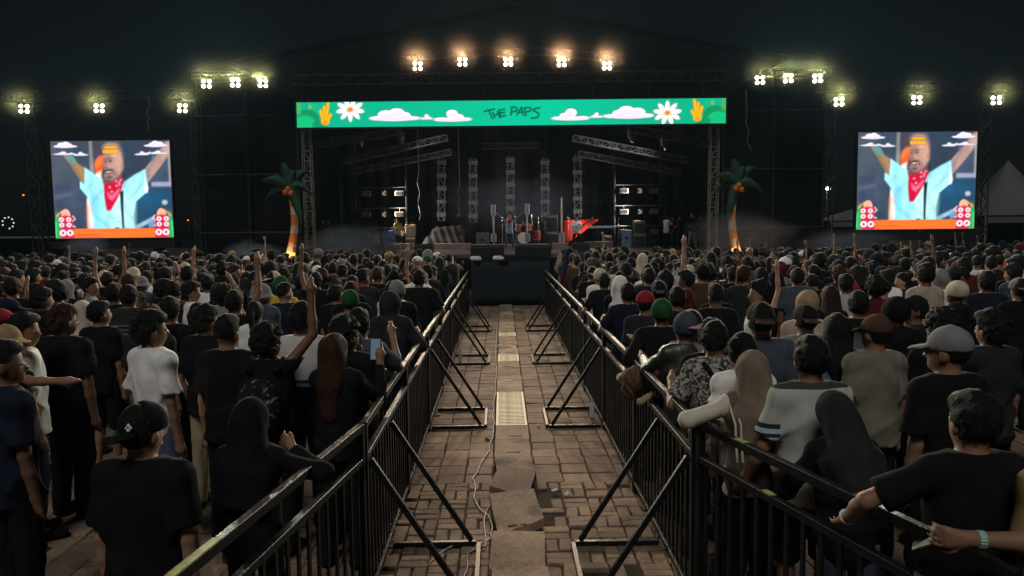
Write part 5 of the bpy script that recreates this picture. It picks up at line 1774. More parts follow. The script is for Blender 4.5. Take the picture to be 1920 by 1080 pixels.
# ---- people close to the camera
R2P = Pose(((-.5, .1, -.85), (-1, .12, .02)), mir(D), yaw=10, fingers='grip')
R1P = Pose(((-.80, .18, -.42), (.12, .75, -.55)), mir(D), yaw=4, pitch=0, build=1.04, fingers='relaxed')
R5P = Pose(((-.95, .12, -.35), (.25, .9, -.25)), ((.25, .4, -.85), (-.8, .55, .15)), yaw=6, build=.9)
L3P = Pose(D, ((.80, .22, -.30), (-.86, .40, .42)), yaw=-8, build=.9, pitch=-4)
L12P = Pose(((-.25, .6, -.6), (.55, .45, .75)), ((.35, .55, -.5), (-.08, .30, .95)), yaw=-22, build=.88, pitch=5, fingers='grip')
REACH = Pose(((-.14, -.03, -1), (-.02, .16, -1)), ((.75, .6, -.15), (.7, .7, .05)), yaw=-45, fingers='open')
WIDE = Pose(LEANL, mir(HIPL), build=1.2, yaw=-5, fingers='grip')

person_at(0, 640, 1.66, -32, ('edge_man', Pose(yaw=-30)), 'tee', 'navy', 'black', F2, 1, 'man cut by the picture edge in a dark navy tee, bare arm hanging, cropped hair', 'the cropped haired man at the edge', dx=.02, seed=1)
t, p, P = person_at(265, 757, 1.54, -4, ('cap_man', Pose(yaw=-14, build=1.06)), 'tee', 'black', 'black', cap('black', True), 2, 'man in a backward black cap with a small white mark and black tee', 'the black cap man', seed=2)
t2 = MB().path([(-.012, -.122, .165), (.0, -.124, .185), (.012, -.122, .165)], .005, 5).ball((.0, -.123, .158), .009, 6, 5).build('cap_mark', cloth('white'), t)
t2.location = (0, -.005, NECK); t2.rotation_euler = (0, 0, rad(-14 + 20))
person_at(468, 750, 1.44, -6, ('hijab_black', L3P), 'long', 'black', 'black', H(('hijab', 'black')), 0, 'woman in a black hijab and black top, one sleeved arm lifted to her face', 'the black hijab woman', seed=3)
person_at(118, 572, 1.68, -14, ('big_black', Pose(build=1.14, yaw=-20)), 'tee', 'black', 'black', H(('mop', 'brown')), 1, 'broad man in a black tee with brown tinted hair beside the white tee boy', 'the broad brown haired man', seed=4)
person_at(14, 610, 1.60, -62, ('reach', REACH), 'tee', 'charcoal', 'denim', cap('tan'), 0, 'fan in a tan cap seen side on, stretching one arm across', 'the tan cap fan', seed=5)
person_at(47, 588, 1.66, -50, 'slim_r', 'tee', 'white', 'slate', M_, 0, 'mop haired youth in a white tee facing sideways behind the tan cap fan', 'the sideways white tee youth', seed=6)
person_at(284, 584, 1.70, -28, ('white_tee', Pose(yaw=-28, build=.94)), 'tee', 'white', 'denim', M_, 0, 'boy in a plain white tee standing apart, dark mop hair', 'the white tee boy', seed=7)
person_at(188, 564, 1.62, -12, 'down_r', 'tee', 'black', 'black', S_, 0, 'young man in a black tee and shorts, bare calves showing', 'the man in shorts', bot='shorts', seed=8)
person_at(386, 573, 1.65, -8, ('khaki_man', Pose(POCKL, mir(D), yaw=-25)), 'tee', 'black', 'khaki', M_, 0, 'man in a black tee and pale khaki trousers', 'the khaki trousers man', seed=9)
person_at(426, 591, 1.66, -6, ('black_tee', Pose(D, mir(HIPL), yaw=-10, build=1.03)), 'tee', 'black', 'black', F2, 0, 'man in a black tee with bristly cropped hair beside the khaki trousers man', 'the bristly haired man', seed=10)
t, p, P = person_at(502, 610, 1.60, -5, ('backpack', Pose(D, ((.42, .22, .55), (-.05, .08, 1)), yaw=-25, fingers='open')), 'tee', 'black', 'black', C_, 1, 'curly haired man with a printed black backpack, one bare arm raised high', 'the backpack man', seed=11)
bp = Field((-.3, -.45, .8), (.3, 0, 1.5), .02); bp.ell((0, -.20, 1.14), (.155, .10, .22), .03); bp.ell((0, -.27, 1.06), (.12, .06, .11), .03); bp.warp(folds(5, .006))
b_ = link('backpack', bp.mesh('backpack'), patterned('printed_backpack', (.015, .015, .016), (.22, .22, .22), 16, .55, .62), t, own=True)
for s in (-1, 1): MB().path([(s * .10, -.13, 1.38), (s * .115, -.02, 1.46), (s * .12, .10, 1.38), (s * .13, .13, 1.2), (s * .15, .05, 1.0)], .022, 6).build('strap', cloth('black'), b_)
person_at(566, 566, 1.72, -4, ('polo', Pose(D, mir(D), build=1.1, yaw=5)), 'tee', 'white', 'black', S_, 0, 'man in a white polo shirt with blue and navy chest stripes across the back', 'the striped polo man', topmat=POLO, seed=12)
t, p, P = person_at(690, 626, 1.56, -8, ('filming', L12P), 'long', 'black', 'black', H(('long', 'reddish')), 0, 'woman with long reddish hair in a black top filming with a raised phone', 'the reddish haired woman', seed=13)


def phone(t, P, s, label, lit=True, side=1, off=(0, .035, .10)):
    R_ = t.matrix_basis
    q = R_ @ Vector(P.wri[side] + np.array(off))
    o = thing('phone', label, 'phone', q, t.rotation_euler.z)
    o.rotation_euler = (rad(-8), 0, t.rotation_euler.z)
    MB().box((0, 0, 0), (.075, .009, .155)).build('case', CASE_BLACK, o, .003)
    MB().box((0, -.0055, 0), (.066, .002, .14)).build('screen', emitter('phone_screen', (.25, .33, .45), .35) if lit == 1 else emitter('phone_screen_bright', (.7, .8, 1), .8) if lit else CASE_BLACK, o)
    return o


phone(t, P, 1, 'dark phone held up by the reddish haired woman', 1, 1, (-.04, .03, .11))
person_at(671, 597, 1.62, -10, 'down_r', 'tee', 'black', 'black', C_, 1, 'curly haired man in black just beyond the reddish haired woman', 'the curly man', seed=14)
person_at(752, 578, 1.64, -6, 'phone_r', 'tee', 'slate', 'black', S_, 0, 'man in a slate tee holding one hand up by his face', 'the slate tee man', seed=15)
person_at(756, 618, 1.52, -4, 'slim', 'tee', 'slate', 'black', cap('charcoal', True), 0, 'short fan in a charcoal backward cap near the rail', 'the charcoal cap fan', seed=16)
person_at(800, 548, 1.62, -8, 'lean_r', 'hoodie', 'charcoal', 'black', H(('hood', 'charcoal')), 0, 'fan with a charcoal hood up resting a hand on the rail', 'the hooded fan', grip=[(1, .22)], seed=17)
person_at(745, 528, 1.64, 0, 'cross', 'long', 'black', 'black', bean('grey'), 0, 'fan in a grey beanie and black top', 'the grey beanie fan', seed=18)
person_at(833, 505, 1.70, -4, 'big', 'tee', 'black', 'black', S_, 1, 'big man in black standing against the rail', 'the big man at the rail', grip=[(1, .2)], seed=19)
person_at(658, 528, 1.66, 0, 'down', 'tee', 'black', 'black', cap('red', True), 0, 'fan in a bright red backward cap above the green one', 'the red cap fan', seed=20)
person_at(656, 546, 1.60, 5, 'slim', 'tee', 'olive', 'black', bean('green'), 0, 'fan in a mossy green beanie and olive tee', 'the mossy beanie fan', seed=21)
person_at(526, 520, 1.66, 0, 'down_l', 'tee', 'black', 'black', bean('green'), 0, 'fan in a green beanie and black jersey with yellow shoulders', 'the yellow jersey fan', topmat=JERSEY, seed=22)
person_at(318, 557, 1.66, -4, 'pock', 'tee', 'black', 'black', S_, 0, 'black haired man in a black tee right beyond the white tee boy', 'the man past the white tee boy', seed=23)
t, p, P = person_at(360, 528, 1.66, -55, 'slim_r', 'tee', 'white', 'black', M_, 0, 'youth with glasses in a white tee with a dark bag strap, face turned sideways', 'the strap youth', seed=24)
MB().path([(-.15, -.10, 1.42), (-.02, -.155, 1.28), (.14, -.15, 1.02), (.17, -.06, .92)], .014, 5).build('bag_strap', cloth('black'), t)
person_at(279, 573, 1.62, 0, 'down', 'tee', 'charcoal', 'black', H(('mop', 'reddish')), 0, 'youth with dyed red hair peeking over the white tee boy', 'the red haired youth', seed=25)
person_at(155, 565, 1.56, 0, 'slim', 'long', 'beige', 'black', H(('hijab', 'cream')), 0, 'woman in a cream hijab between two dark shirts', 'the cream hijab woman', seed=26)
t, p, P = person_at(242, 535, 1.68, 0, 'down', 'tee', 'charcoal', 'black', S_, 1, 'man in a dark tee with three lines of small pale print on the back', 'the print back man', seed=27)
for k, wd in enumerate((.20, .15, .13)):
    for i in range(int(wd / .022)): MB().box((-wd / 2 + .022 * i, -.138, 1.28 - .045 * k), (.014, .004, .016)).build('print_mark', cloth('grey'), t)
person_at(212, 530, 1.62, 10, 'down_l', 'tee', 'olive', 'black', H(('bun', 'brown')), 0, 'brown haired woman with a small bun in an olive top', 'the bun woman', seed=28)
person_at(170, 520, 1.68, -60, 'slim_r', 'tee', 'grey', 'black', S_, 0, 'man in a grey tee turned side on to chat', 'the chatting man', seed=29)
person_at(80, 540, 1.66, -30, 'clap', 'tee', 'black', 'black', M_, 0, 'fan clapping with both hands raised before the chest', 'the clapping fan', seed=30)
person_at(104, 524, 1.66, -50, 'down_r', 'tee', 'charcoal', 'black', F2, 0, 'man in profile with cropped hair beyond the clapping fan', None, seed=31)
person_at(19, 560, 1.64, -40, 'down_r', 'tee', 'black', 'black', cap('navy'), 0, 'fan in a navy cap at the picture edge', None, seed=32)
person_at(4, 580, 1.58, -40, 'slim', 'tee', 'navy', 'black', cap('red'), 0, 'fan in a dark red cap at the picture edge', None, seed=33)
t, p, P = person_at(478, 565, 1.56, -6, 'slim', 'tee', 'white', 'denim', H(('ponytail', 'black')), 0, 'girl with a ponytail in a white tee', 'the ponytail girl', seed=34)
person_at(440, 545, 1.66, -4, 'up_r', 'tee', 'black', 'black', S_, 0, 'man in black raising a bare arm before the ponytail girl', 'the raised arm man', seed=35)
person_at(420, 534, 1.64, 0, 'down', 'tee', 'grey', 'black', C_, 1, 'curly haired man in a grey tee', None, seed=36)
person_at(326, 527, 1.66, 0, 'cross', 'tee', 'brown', 'black', S_, 1, 'man in a brown tee with folded arms beyond the strap youth', None, seed=37)
person_at(735, 527, 1.60, 0, 'slim', 'long', 'white', 'black', S_, 0, 'slim fan in a white shirt beside the grey beanie fan', None, seed=38)
person_at(592, 510, 1.68, 0, 'up_l', 'tee', 'black', 'black', S_, 1, 'man in black holding one hand aloft beyond the polo man', None, seed=39)

# hijab side
t, p, P = person_at(1820, 733, 1.605, 3, ('front_man', R1P), 'tee', 'black', 'black', S_, 0, 'man in a plain black tee leaning a bare elbow on the rail, thick short hair', 'the elbow leaning man', seed=40)
wt = MB().path([(.029 * math.cos(k * math.pi / 6), .029 * math.sin(k * math.pi / 6), 0) for k in range(13)], .007, 6).build('wristwatch', cloth('white'), t)
wt.location = P.wri[-1]; wt.rotation_euler = nrm_q = Vector(P.arms[-1][1]).to_track_quat('Z', 'Y').to_euler()
t, p, P = person_at(2168, 705, 1.70, 0, ('wristband', R2P), 'tee', 'black', 'black', S_, 0, 'person with a pale green wristband holding a black phone over the rail', None, h=.0095, Y=2.42, seed=41)
wb = MB().path([(.030 * math.cos(k * math.pi / 8), .030 * math.sin(k * math.pi / 8), .0) for k in range(17)], .004, 5)
wb = MB()
for k in range(16):
    a0, a1 = k * math.pi / 8, (k + 1) * math.pi / 8
    wb.add([(.031 * math.cos(a), .031 * math.sin(a), z) for a in (a0, a1) for z in (-.012, .012)], [(0, 2, 3, 1)], True)
wb = wb.build('wristband', mat('pale_green_band', (.40, .62, .50), .5, var=.05), t)
s_ = wb.modifiers.new('s', 'SOLIDIFY'); s_.thickness = .003
wb.location = P.wri[-1] - .02 * nrm(P.arms[-1][1]); wb.rotation_euler = Vector(P.arms[-1][1]).to_track_quat('Z', 'Y').to_euler()
o = phone(t, P, 1, 'black phone in the wristbanded hand over the rail', 0, -1, (-.10, .06, -.03)); o.rotation_euler = (rad(60), 0, rad(60))
person_at(1612, 748, 1.45, 6, ('hijab_dark', Pose(((-.5, .4, -.75), (.3, .9, .1)), mir(D), build=.92, pitch=-18, yaw=10)), 'long', 'black', 'denim', H(('hijab', 'charcoal')), 0, 'woman in a loose charcoal hijab with head bowed by the raglan shirt man', 'the bowed hijab woman', lean=-8, seed=42)
person_at(1520, 630, 1.66, 4, ('raglan', Pose(((-.35, .05, -1), (-.15, .5, -.8)), ((.3, .05, -1), (.0, .5, -.8)), yaw=-6, build=1.03)), 'tee', 'white', 'black', S_, 0, 'man in an off-white tee with dark striped sleeves and collar', 'the striped sleeve man', topmat=RAGLAN, bot='shorts', seed=43)
t, p, P = person_at(1366, 660, 1.53, 6, ('hijab_beige', R5P), 'long', 'cream', 'black', H(('hijab', 'taupe')), 0, 'woman in a beige hijab with a cream sleeve resting on the rail', 'the beige hijab woman', topmat=SLEEVE, seed=44)
for dx_ in (-.02, .015): MB().path([(-.15 + dx_, .06, 1.44), (-.15 + dx_, -.05, 1.42), (-.14 + dx_, -.15, 1.28), (-.13 + dx_, -.16, 1.05)], .008, 5).build('bag_strap', cloth('cream'), t)
t, p, P = person_at(1284, 603, 1.62, 10, ('batik', Pose(((-.85, .35, -.3), (-.9, .4, -.1)), mir(D), yaw=-30, build=1.02, fingers='grip')), 'tee', 'grey', 'black', S_, 0, 'man in a grey batik print shirt with a dark cross strap, hand on the rail', 'the batik shirt man', topmat=BATIK, grip=[(-1, .16)], seed=45)
MB().path([(-.10, .05, 1.46), (-.11, -.09, 1.42), (-.02, -.155, 1.28), (.10, -.16, 1.06), (.17, -.08, .92)], .016, 6).build('bag_strap', cloth('black'), t)
person_at(1334, 597, 1.62, 4, 'down_r', 'tee', 'black', 'black', S_, 0, 'man in a black tee beside the batik shirt', 'the man beside the batik shirt', seed=46)
person_at(1394, 624, 1.60, 0, ('white_woman', Pose(build=.9, yaw=-40)), 'tee', 'white', 'black', H(('bun', 'black')), 0, 'woman with tied dark hair in a white top beyond the beige hijab', 'the white top woman', seed=47)
person_at(1427, 567, 1.72, 2, 'big', 'tee', 'slate', 'black', cap('brown', True), 1, 'broad man in a slate blue tee and a dull brown cap', 'the slate blue man', seed=48)
person_at(1421, 528, 1.68, 75, 'down_l', 'long', 'white', 'black', C_, 0, 'curly haired man with glasses turned side on', 'the curly man in profile', seed=49)
person_at(1567, 590, 1.62, -4, ('denim', Pose(build=.95, yaw=8)), 'long', 'denim', 'black', LG, 0, 'woman with long black hair in a washed denim jacket', 'the denim jacket woman', topmat=PLAID, seed=50)
person_at(1641, 591, 1.64, 6, ('olive_cap', Pose(yaw=18)), 'tee', 'olive', 'black', cap('brown'), 0, 'man in a brown cap and a grey olive tee', 'the olive tee man', topmat=fabric('dusty_olive', (.19, .18, .145)), seed=51)
person_at(1777, 613, 1.70, 16, ('grey_cap', Pose(yaw=28, build=1.05)), 'tee', 'black', 'black', cap('grey'), 0, 'man in a pale grey cap looking sideways, black tee', 'the grey cap man', seed=52)
person_at(1767, 582, 1.66, 0, 'phone_r', 'tee', 'black', 'black', C_, 1, 'curly haired man in black beyond the grey cap', None, seed=53)
person_at(1858, 582, 1.66, 10, ('pale_hand', Pose(((-.35, .4, -.6), (.1, .3, .9)), mir(D), yaw=10)), 'tee', 'charcoal', 'black', M_, 0, 'mop haired man in a charcoal tee with a hand at his cheek', 'the hand on cheek man', seed=54)
person_at(2020, 745, 1.62, 8, 'down', 'tee', 'tan', 'black', S_, 0, 'person at the picture edge in a mustard tan tee', None, topmat=fabric('mustard', (.34, .25, .10)), seed=55)
person_at(1678, 560, 1.66, 0, 'pock', 'hoodie', 'black', 'black', bean('black'), 0, 'man in a black beanie with a small white mark and black hoodie', 'the black beanie man', seed=56)
person_at(1713, 555, 1.64, 55, 'down_l', 'tee', 'charcoal', 'black', S_, 1, 'man turned in profile toward the black beanie man', None, seed=57)
person_at(1511, 571, 1.64, 0, 'down', 'tee', 'olive', 'black', cap('brown', True), 0, 'man in a dark brown cap and a khaki green tee', 'the brown cap man', topmat=fabric('dusty_olive', (.19, .18, .145)), seed=58)
person_at(1513, 548, 1.66, 0, 'down', 'tee', 'beige', 'black', bean('tan'), 0, 'fan in a mustard beanie and beige tee', 'the mustard beanie fan', seed=59)
person_at(1555, 538, 1.60, 0, 'slim', 'tee', 'black', 'black', H(('long', 'brown')), 0, 'woman with long brown hair beside the mustard beanie', 'the long brown hair woman', seed=60)
person_at(1610, 546, 1.66, -8, 'clap', 'tee', 'black', 'black', S_, 0, 'man in black holding his hands together', 'the hands together man', seed=61)
t, p, P = person_at(1762, 507, 1.66, -14, 'slim', 'hoodie', 'grey', 'black', H(('hood', 'grey')), 0, 'fan in a pale grey hoodie, hood up, with a dark cross strap', 'the grey hoodie fan', topmat=cloth('white'), seed=62)
MB().path([(-.12, -.11, 1.42), (0, -.17, 1.25), (.14, -.16, 1.02)], .018, 5).build('bag_strap', cloth('black'), t)
person_at(1849, 509, 1.70, 4, 'big', 'tee', 'navy', 'black', S_, 1, 'broad man in a navy tee beside the grey hoodie', 'the navy tee man', seed=63)
person_at(1789, 499, 1.68, 0, 'down', 'tee', 'black', 'black', cap('charcoal'), 0, 'fan in a charcoal cap beyond the grey hoodie', None, seed=64)
person_at(1912, 522, 1.66, 0, 'down', 'tee', 'black', 'black', cap('grey', True), 0, 'fan in a pale cap at the picture edge', None, seed=65)
person_at(1585, 514, 1.66, 0, 'down', 'tee', 'grey', 'black', S_, 0, 'man in a pale grey tee, bare neck', None, topmat=fabric('pale_grey', (.42, .42, .41)), seed=66)
person_at(1641, 520, 1.66, 0, 'down', 'tee', 'maroon', 'black', C_, 1, 'curly haired man in a maroon tee', None, seed=67)
person_at(1662, 506, 1.64, 6, 'down_l', 'tee', 'white', 'black', S_, 0, 'man in a white tee with glasses', None, seed=68)
person_at(1495, 503, 1.68, 0, 'big', 'tee', 'slate', 'black', S_, 1, 'tall man in a dark teal tee', None, seed=69)
t, p, P = person_at(1236, 526, 1.66, 2, 'big', 'tee', 'black', 'black', cap('slate', True), 0, 'man in a dark cap, black tee with the word WANDE lettered across the back', 'the lettered tee man', seed=70)
tc_ = bpy.data.curves.new('lettering', 'FONT'); tc_.body = 'WANDE'; tc_.size = .085; tc_.align_x = 'CENTER'; tc_.extrude = .002; tc_.space_character = 1.15
lo = bpy.data.objects.new('lettering', tc_); COL.objects.link(lo); bpy.context.view_layer.update()
me = bpy.data.meshes.new_from_object(lo); bpy.data.objects.remove(lo); bpy.data.curves.remove(tc_)
lo = link('lettering', me, cloth('white'), t); lo.location = (.0, -.150, 1.30); lo.rotation_euler = (rad(83), 0, 0)
person_at(1205, 546, 1.62, 0, 'down_r', 'tee', 'charcoal', 'black', cap('red'), 0, 'fan in a crimson cap with its brim sideways', 'the crimson cap fan', topmat=None, seed=71)
person_at(1166, 564, 1.60, 2, ('wide', WIDE), 'long', 'black', 'black', bean('green'), 0, 'broad fan in a dark green beanie and a wide black top leaning on the rail', 'the green beanie fan', grip=[(-1, .05), (1, .55)], seed=72)
person_at(1264, 588, 1.58, 10, ('leather', Pose(((-.9, .3, -.25), (-.85, .45, .05)), mir(D), yaw=5, fingers='grip')), 'long', 'black', 'black', bean('slate'), 0, 'fan in a slate beanie stretching a shiny leather sleeve to the rail', 'the leather sleeve fan', topmat=LEATHER, grip=[(-1, .38)], seed=73)
person_at(1297, 582, 1.60, -10, 'slim', 'tee', 'grey', 'black', cap('pink', True), 0, 'girl in a pale pink cap', 'the pink cap girl', seed=74)
person_at(1342, 533, 1.66, 0, 'pock', 'tee', 'black', 'black', F2, 1, 'man with cropped hair in black between pink cap and profile man', 'the cropped man', seed=75)
person_at(1270, 538, 1.64, 0, 'down', 'tee', 'black', 'black', S_, 0, 'short haired man in black beside the lettered tee', None, seed=76)
person_at(1170, 531, 1.62, 5, 'lean_l', 'tee', 'navy', 'black', S_, 0, 'man in a navy tee with a hand on the rail', 'the navy man at the rail', grip=[(-1, .25)], seed=77)
person_at(1112, 512, 1.62, 5, 'lean_both', 'tee', 'black', 'black', S_, 1, 'man in a black tee leaning both arms on the rail', None, grip=[(-1, .1), (1, .5)], seed=78)
person_at(1083, 500, 1.64, 0, 'down', 'tee', 'black', 'black', cap('grey', True), 0, 'fan in a silvery cap beside the rail', None, seed=79)
person_at(1124, 505, 1.62, 0, 'slim', 'tee', 'white', 'black', bean('cream'), 0, 'fan in a cream beanie and white tee', 'the cream beanie fan', seed=80)
person_at(1217, 503, 1.68, 0, 'down', 'tee', 'navy', 'black', S_, 0, 'man in a navy tee with pale collar trim', None, seed=81)
# the brown jacket bundle hanging on the rail
F_ = Field((-.25, -.25, -.3), (.25, .25, .2), .016)
F_.ell((0, 0, 0), (.13, .09, .11), .03); F_.ell((-.05, .02, -.09), (.07, .06, .09), .04); F_.ell((.10, 0, .05), (.09, .05, .05), .04)
F_.warp(lambda X, Y, Z: .009 * np.sin(60 * X + 20 * Z) * np.sin(55 * Y + 40 * Z) + .006 * np.sin(110 * X + 80 * Z))
b = at_z(1186, 700, 1.05)
o = link('fur_bundle', F_.mesh('fur_bundle'), mat('brown_fur', (.13, .065, .03), .9, var=.5, nscale=40, bump=.9, bscale=70), own=True)
o.location = (RB(b.y).x - .03, b.y, 1.0); tag(o, 'brown furry bundle hung over the rail below the batik shirt sleeve', 'bundle')
for q, lb, c in (((1205, 690), 'pale crumpled paper caught on the rail under the batik sleeve', 'cream'), ((1232, 735), 'tan crumpled wrapper caught on the middle rail', 'tan')):
    b = at_z(*q, 1.0); F_ = Field((-.12, -.12, -.12), (.12, .12, .12), .014); F_.cone((-.05, 0, -.03), (.05, 0, .03), .03, .02, .01); F_.warp(folds(q[0], .02))
    o = link('wrapper', F_.mesh('wrapper'), cloth(c), own=True); o.location = (RB(b.y).x - .035, b.y, .955); tag(o, lb, 'litter')

# litter on the paving
for k, (q, lb, c) in enumerate((((1040, 918), 'white scrap of paper on the pavers before the brace', 'white'), ((1064, 924), 'small white scrap of paper on the pavers', 'white'), ((914, 822), 'dark crushed cup beside the grate', 'brown'),
                                ((795, 885), 'pale plastic scrap at the barrier foot', 'white'), ((820, 776), 'crumpled white bag under the barrier', 'white'), ((1010, 798), 'pale wrapper lying in the aisle', 'cream'))):
    b = at_z(*q, 0.02); F_ = Field((-.09, -.09, -.06), (.09, .09, .09), .012); F_.cone((-.03, 0, .0), (.03, .01, .012), .022, .014, .01); F_.warp(folds(k + 3, .016))
    o = link('litter', F_.mesh('litter'), cloth(c), own=True); o.location = (b.x, b.y, .010); o.rotation_euler = (0, 0, k); o.scale = (.7, .7, .5); tag(o, lb, 'litter')
for q, lb in (((863, 668), 'clear plastic bottle standing under the barrier beside the aisle'), ((1110, 768), 'clear plastic bottle standing inside the barrier foot below the arm')):
    b = at_z(*q, 0.1); t = thing('plastic_bottle', lb, 'bottle', (b.x, b.y, 0.004))
    PB = mat('bottle_plastic', (.55, .62, .66), .15, var=0, spec=.6)
    MB().path([(0, 0, 0), (0, 0, .02), (0, 0, .14), (0, 0, .17), (0, 0, .20), (0, 0, .205)], [.028, .031, .031, .022, .012, .012], 10).build('body', PB, t); MB().tube((0, 0, .205), (0, 0, .222), .014, None, 10).build('cap', cloth('pale blue'), t)

# ---- stage people (facing the crowd)
def stage_person(px, py, Y, yaw, P, key, top, topc, botc, head, skin, label, **kw):
    p = at(px, py, Y); h_ = min(1.80, max(1.5, p.z - ZD))
    if 'zz' in kw: z = kw.pop('zz')
    else: z = ZD + .003
    return make_person((p.x, Y, z), h_, yaw, P, key, .02, SKIN[skin], top, topc, kw.pop('bot', 'long'), botc, head, label, 'people on the stage', **kw), P


VOC = Pose(((-.85, .1, .62), (-.72, .1, .72)), ((.85, .1, .62), (.72, .1, .72)), pitch=6, stance=.08, fingers='open')
t, P = stage_person(955, 404, 33.0, 180, VOC, 'singer', 'tee', 'pale blue', 'denim', H(('beanie', 'orange')), 0, 'singer in a pale blue shirt and red neckerchief with both arms flung wide', seed=90)
F_ = Field((-.2, -.1, 1.1), (.2, .25, 1.55), .02); F_.cone((0, .0, 1.45), (0, .04, 1.43), .10, .09, .03); F_.cone((0, .10, 1.40), (0, .145, 1.22), .08, .015, .04, sq=1.5); F_.warp(folds(3, .008))
link('neckerchief', F_.mesh('neckerchief'), cloth('red'), t, own=True)
GP = Pose(((-.45, .15, -.8), (-.3, .85, .25)), ((.35, .1, -.85), (-.75, .6, .05)), yaw=10, pitch=-8, stance=.10, fingers='grip')
t, P = stage_person(1081, 409, 34.0, 175, GP, 'guitarist', 'tee', 'white', 'black', LG, 0, 'guitarist in a white tee and black trousers before the red cloth', seed=91)
g_ = guitar(t.matrix_basis @ Vector((.20, .22, .98)), Euler((0, rad(-62), rad(180))), 'white guitar played by the white shirted guitarist', (.5, .45, .35))
t, P = stage_person(745, 411, 35.9, 178, GP, 'bassist', 'tee', 'yellow', 'black', cap('brown'), 0, 'bassist in a mustard yellow shirt, brown cap and black shorts', bot='shorts', seed=92)
guitar(t.matrix_basis @ Vector((.20, .22, .98)), Euler((0, rad(-65), rad(180))), 'cream bass guitar held by the yellow shirted bassist', (.55, .45, .25))
t, P = stage_person(1299, 400, 32.0, 200, GP, 'crewplayer', 'tee', 'black', 'khaki', cap('orange', True), 0, 'guitarist in black with an orange cap at the stage side near the tower', seed=93)
guitar(t.matrix_basis @ Vector((.20, .22, .98)), Euler((0, rad(-65), rad(200))), 'dark guitar held by the orange capped guitarist', (.06, .03, .02))
stage_person(1250, 410, 33.0, -60, POSES['phone'], 'phone', 'tee', 'white', 'black', S_, 0, 'cameraman in a white tee filming sideways at the stage side', seed=94)
stage_person(1262, 411, 34.0, 90, POSES['pock'], 'pock', 'tee', 'black', 'black', bean('charcoal'), 0, 'crew member in a charcoal beanie next to the cameraman', seed=95)
stage_person(1276, 416, 34.6, 60, POSES['phone_r'], 'phone_r', 'tee', 'black', 'black', S_, 1, 'crew member in black lifting a hand between cameraman and guitarist', seed=96)
stage_person(1312, 404, 34.5, 120, POSES['hips'], 'hips', 'tee', 'charcoal', 'black', S_, 0, 'crew member in charcoal standing half hidden behind the orange cap', seed=97)
stage_person(604, 412, 34.5, -100, POSES['cross'], 'cross', 'long', 'black', 'black', S_, 0, 'crew man with folded arms at the dark stage side by the tower', seed=98)
stage_person(614, 411, 35.2, -140, POSES['down'], 'down', 'tee', 'charcoal', 'black', S_, 1, 'crew man in charcoal beside the folded arms man by the tower', seed=99)
stage_person(981, 418, 37.1, 180, POSES['clap'], 'clap', 'tee', 'black', 'black', S_, 0, 'drummer sitting low behind the kit in black', zz=ZD - .12, seed=100)
pl = thing('potted_plant', 'leafy green plant on the dark stage side', 'plant', (zat(647, 35), 35, ZD + .002))
MB().tube((0, 0, 0), (0, 0, .35), .16, .2, 12).build('pot', CASE_BLACK, pl)
r_ = random.Random(3)
for k in range(16):
    a = r_.uniform(0, 6.28); hgt = r_.uniform(.6, 1.25); rr_ = r_.uniform(.15, .42)
    c = Vector((rr_ * math.cos(a), rr_ * math.sin(a), hgt)); u = Vector((math.cos(a), math.sin(a), .5)).normalized(); s = Vector((-math.sin(a), math.cos(a), 0))
    MB().add([Vector((0, 0, .3)), c * .6 + s * .07 + Vector((0, 0, .2)), c + u * .12, c * .6 - s * .07 + Vector((0, 0, .2)), c * .6 + Vector((0, 0, .23))], [(0, 1, 4), (1, 2, 4), (2, 3, 4), (3, 0, 4)]).build('leaf', mat('plant_green', (.04, .12, .05), .6), pl)

# ---- the rest of the crowd
cr = random.Random(21)
grid = {}


def free(x, y, d):
    for i in range(-2, 3):
        for j in range(-2, 3):
            for (a, b_) in grid.get((int(x // .6) + i, int(y // .6) + j), ()):
                if (a - x) ** 2 + (b_ - y) ** 2 < d * d: return False
    return True


def occupy(x, y): grid.setdefault((int(x // .6), int(y // .6)), []).append((x, y))


for x, y, s in PLACED: occupy(x, y)
spots = []
for k in range(60000):
    y = math.sqrt(cr.uniform(7.6 ** 2, 20.2 ** 2))
    x = cr.uniform(-.71 * y - .8, .71 * y + .8)
    if LB(y).x - .36 < x < RB(y).x + .36: continue
    d = (.36 if y > 11 else .42) + .15 * cr.random() + (.16 if y < 10 else 0)
    if not free(x, y, d): continue
    if abs(x) < 2.1 and y > 8 and (x < LB(y).x - .9 or x > RB(y).x + .9) is False and cr.random() < .25: continue
    occupy(x, y); spots.append((x, y))
spots.sort(key=lambda q: q[1])
N_IND = 297 - len(PLACED)
TOPW = [('black', 46), ('charcoal', 14), ('navy', 9), ('white', 7), ('grey', 6), ('olive', 4), ('brown', 4), ('slate', 5), ('maroon', 1.5), ('beige', 1.2), ('pale blue', .8), ('red', .4), ('yellow', .4), ('green', .6)]
HEADW = [('short', 34), ('mop', 15), ('fade', 10), ('curly', 7), ('long', 6), ('ponytail', 4), ('bun', 3), ('cap', 7), ('cap_back', 6), ('beanie', 4), ('bucket', 1.5), ('hijab', 6)]
HATC = [('black', 4), ('charcoal', 4), ('grey', 3), ('white', 2), ('cream', 2), ('navy', 3), ('red', .7), ('green', .6), ('maroon', 1), ('tan', 1.6), ('yellow', .3), ('brown', 2)]
POSEW = [('down', 20), ('down_l', 12), ('down_r', 12), ('slim', 10), ('slim_r', 7), ('big', 7), ('look_down', 5), ('pock', 8), ('cross', 8), ('cross_l', 6), ('hips', 4), ('up_r', 1.3), ('up_l', 1.3), ('both_up', .5), ('phone', 4), ('phone_r', 4), ('clap', 4), ('head_hand', 3)]


def pick(w_):
    return cr.choices([a for a, b_ in w_], [b_ for a, b_ in w_])[0]


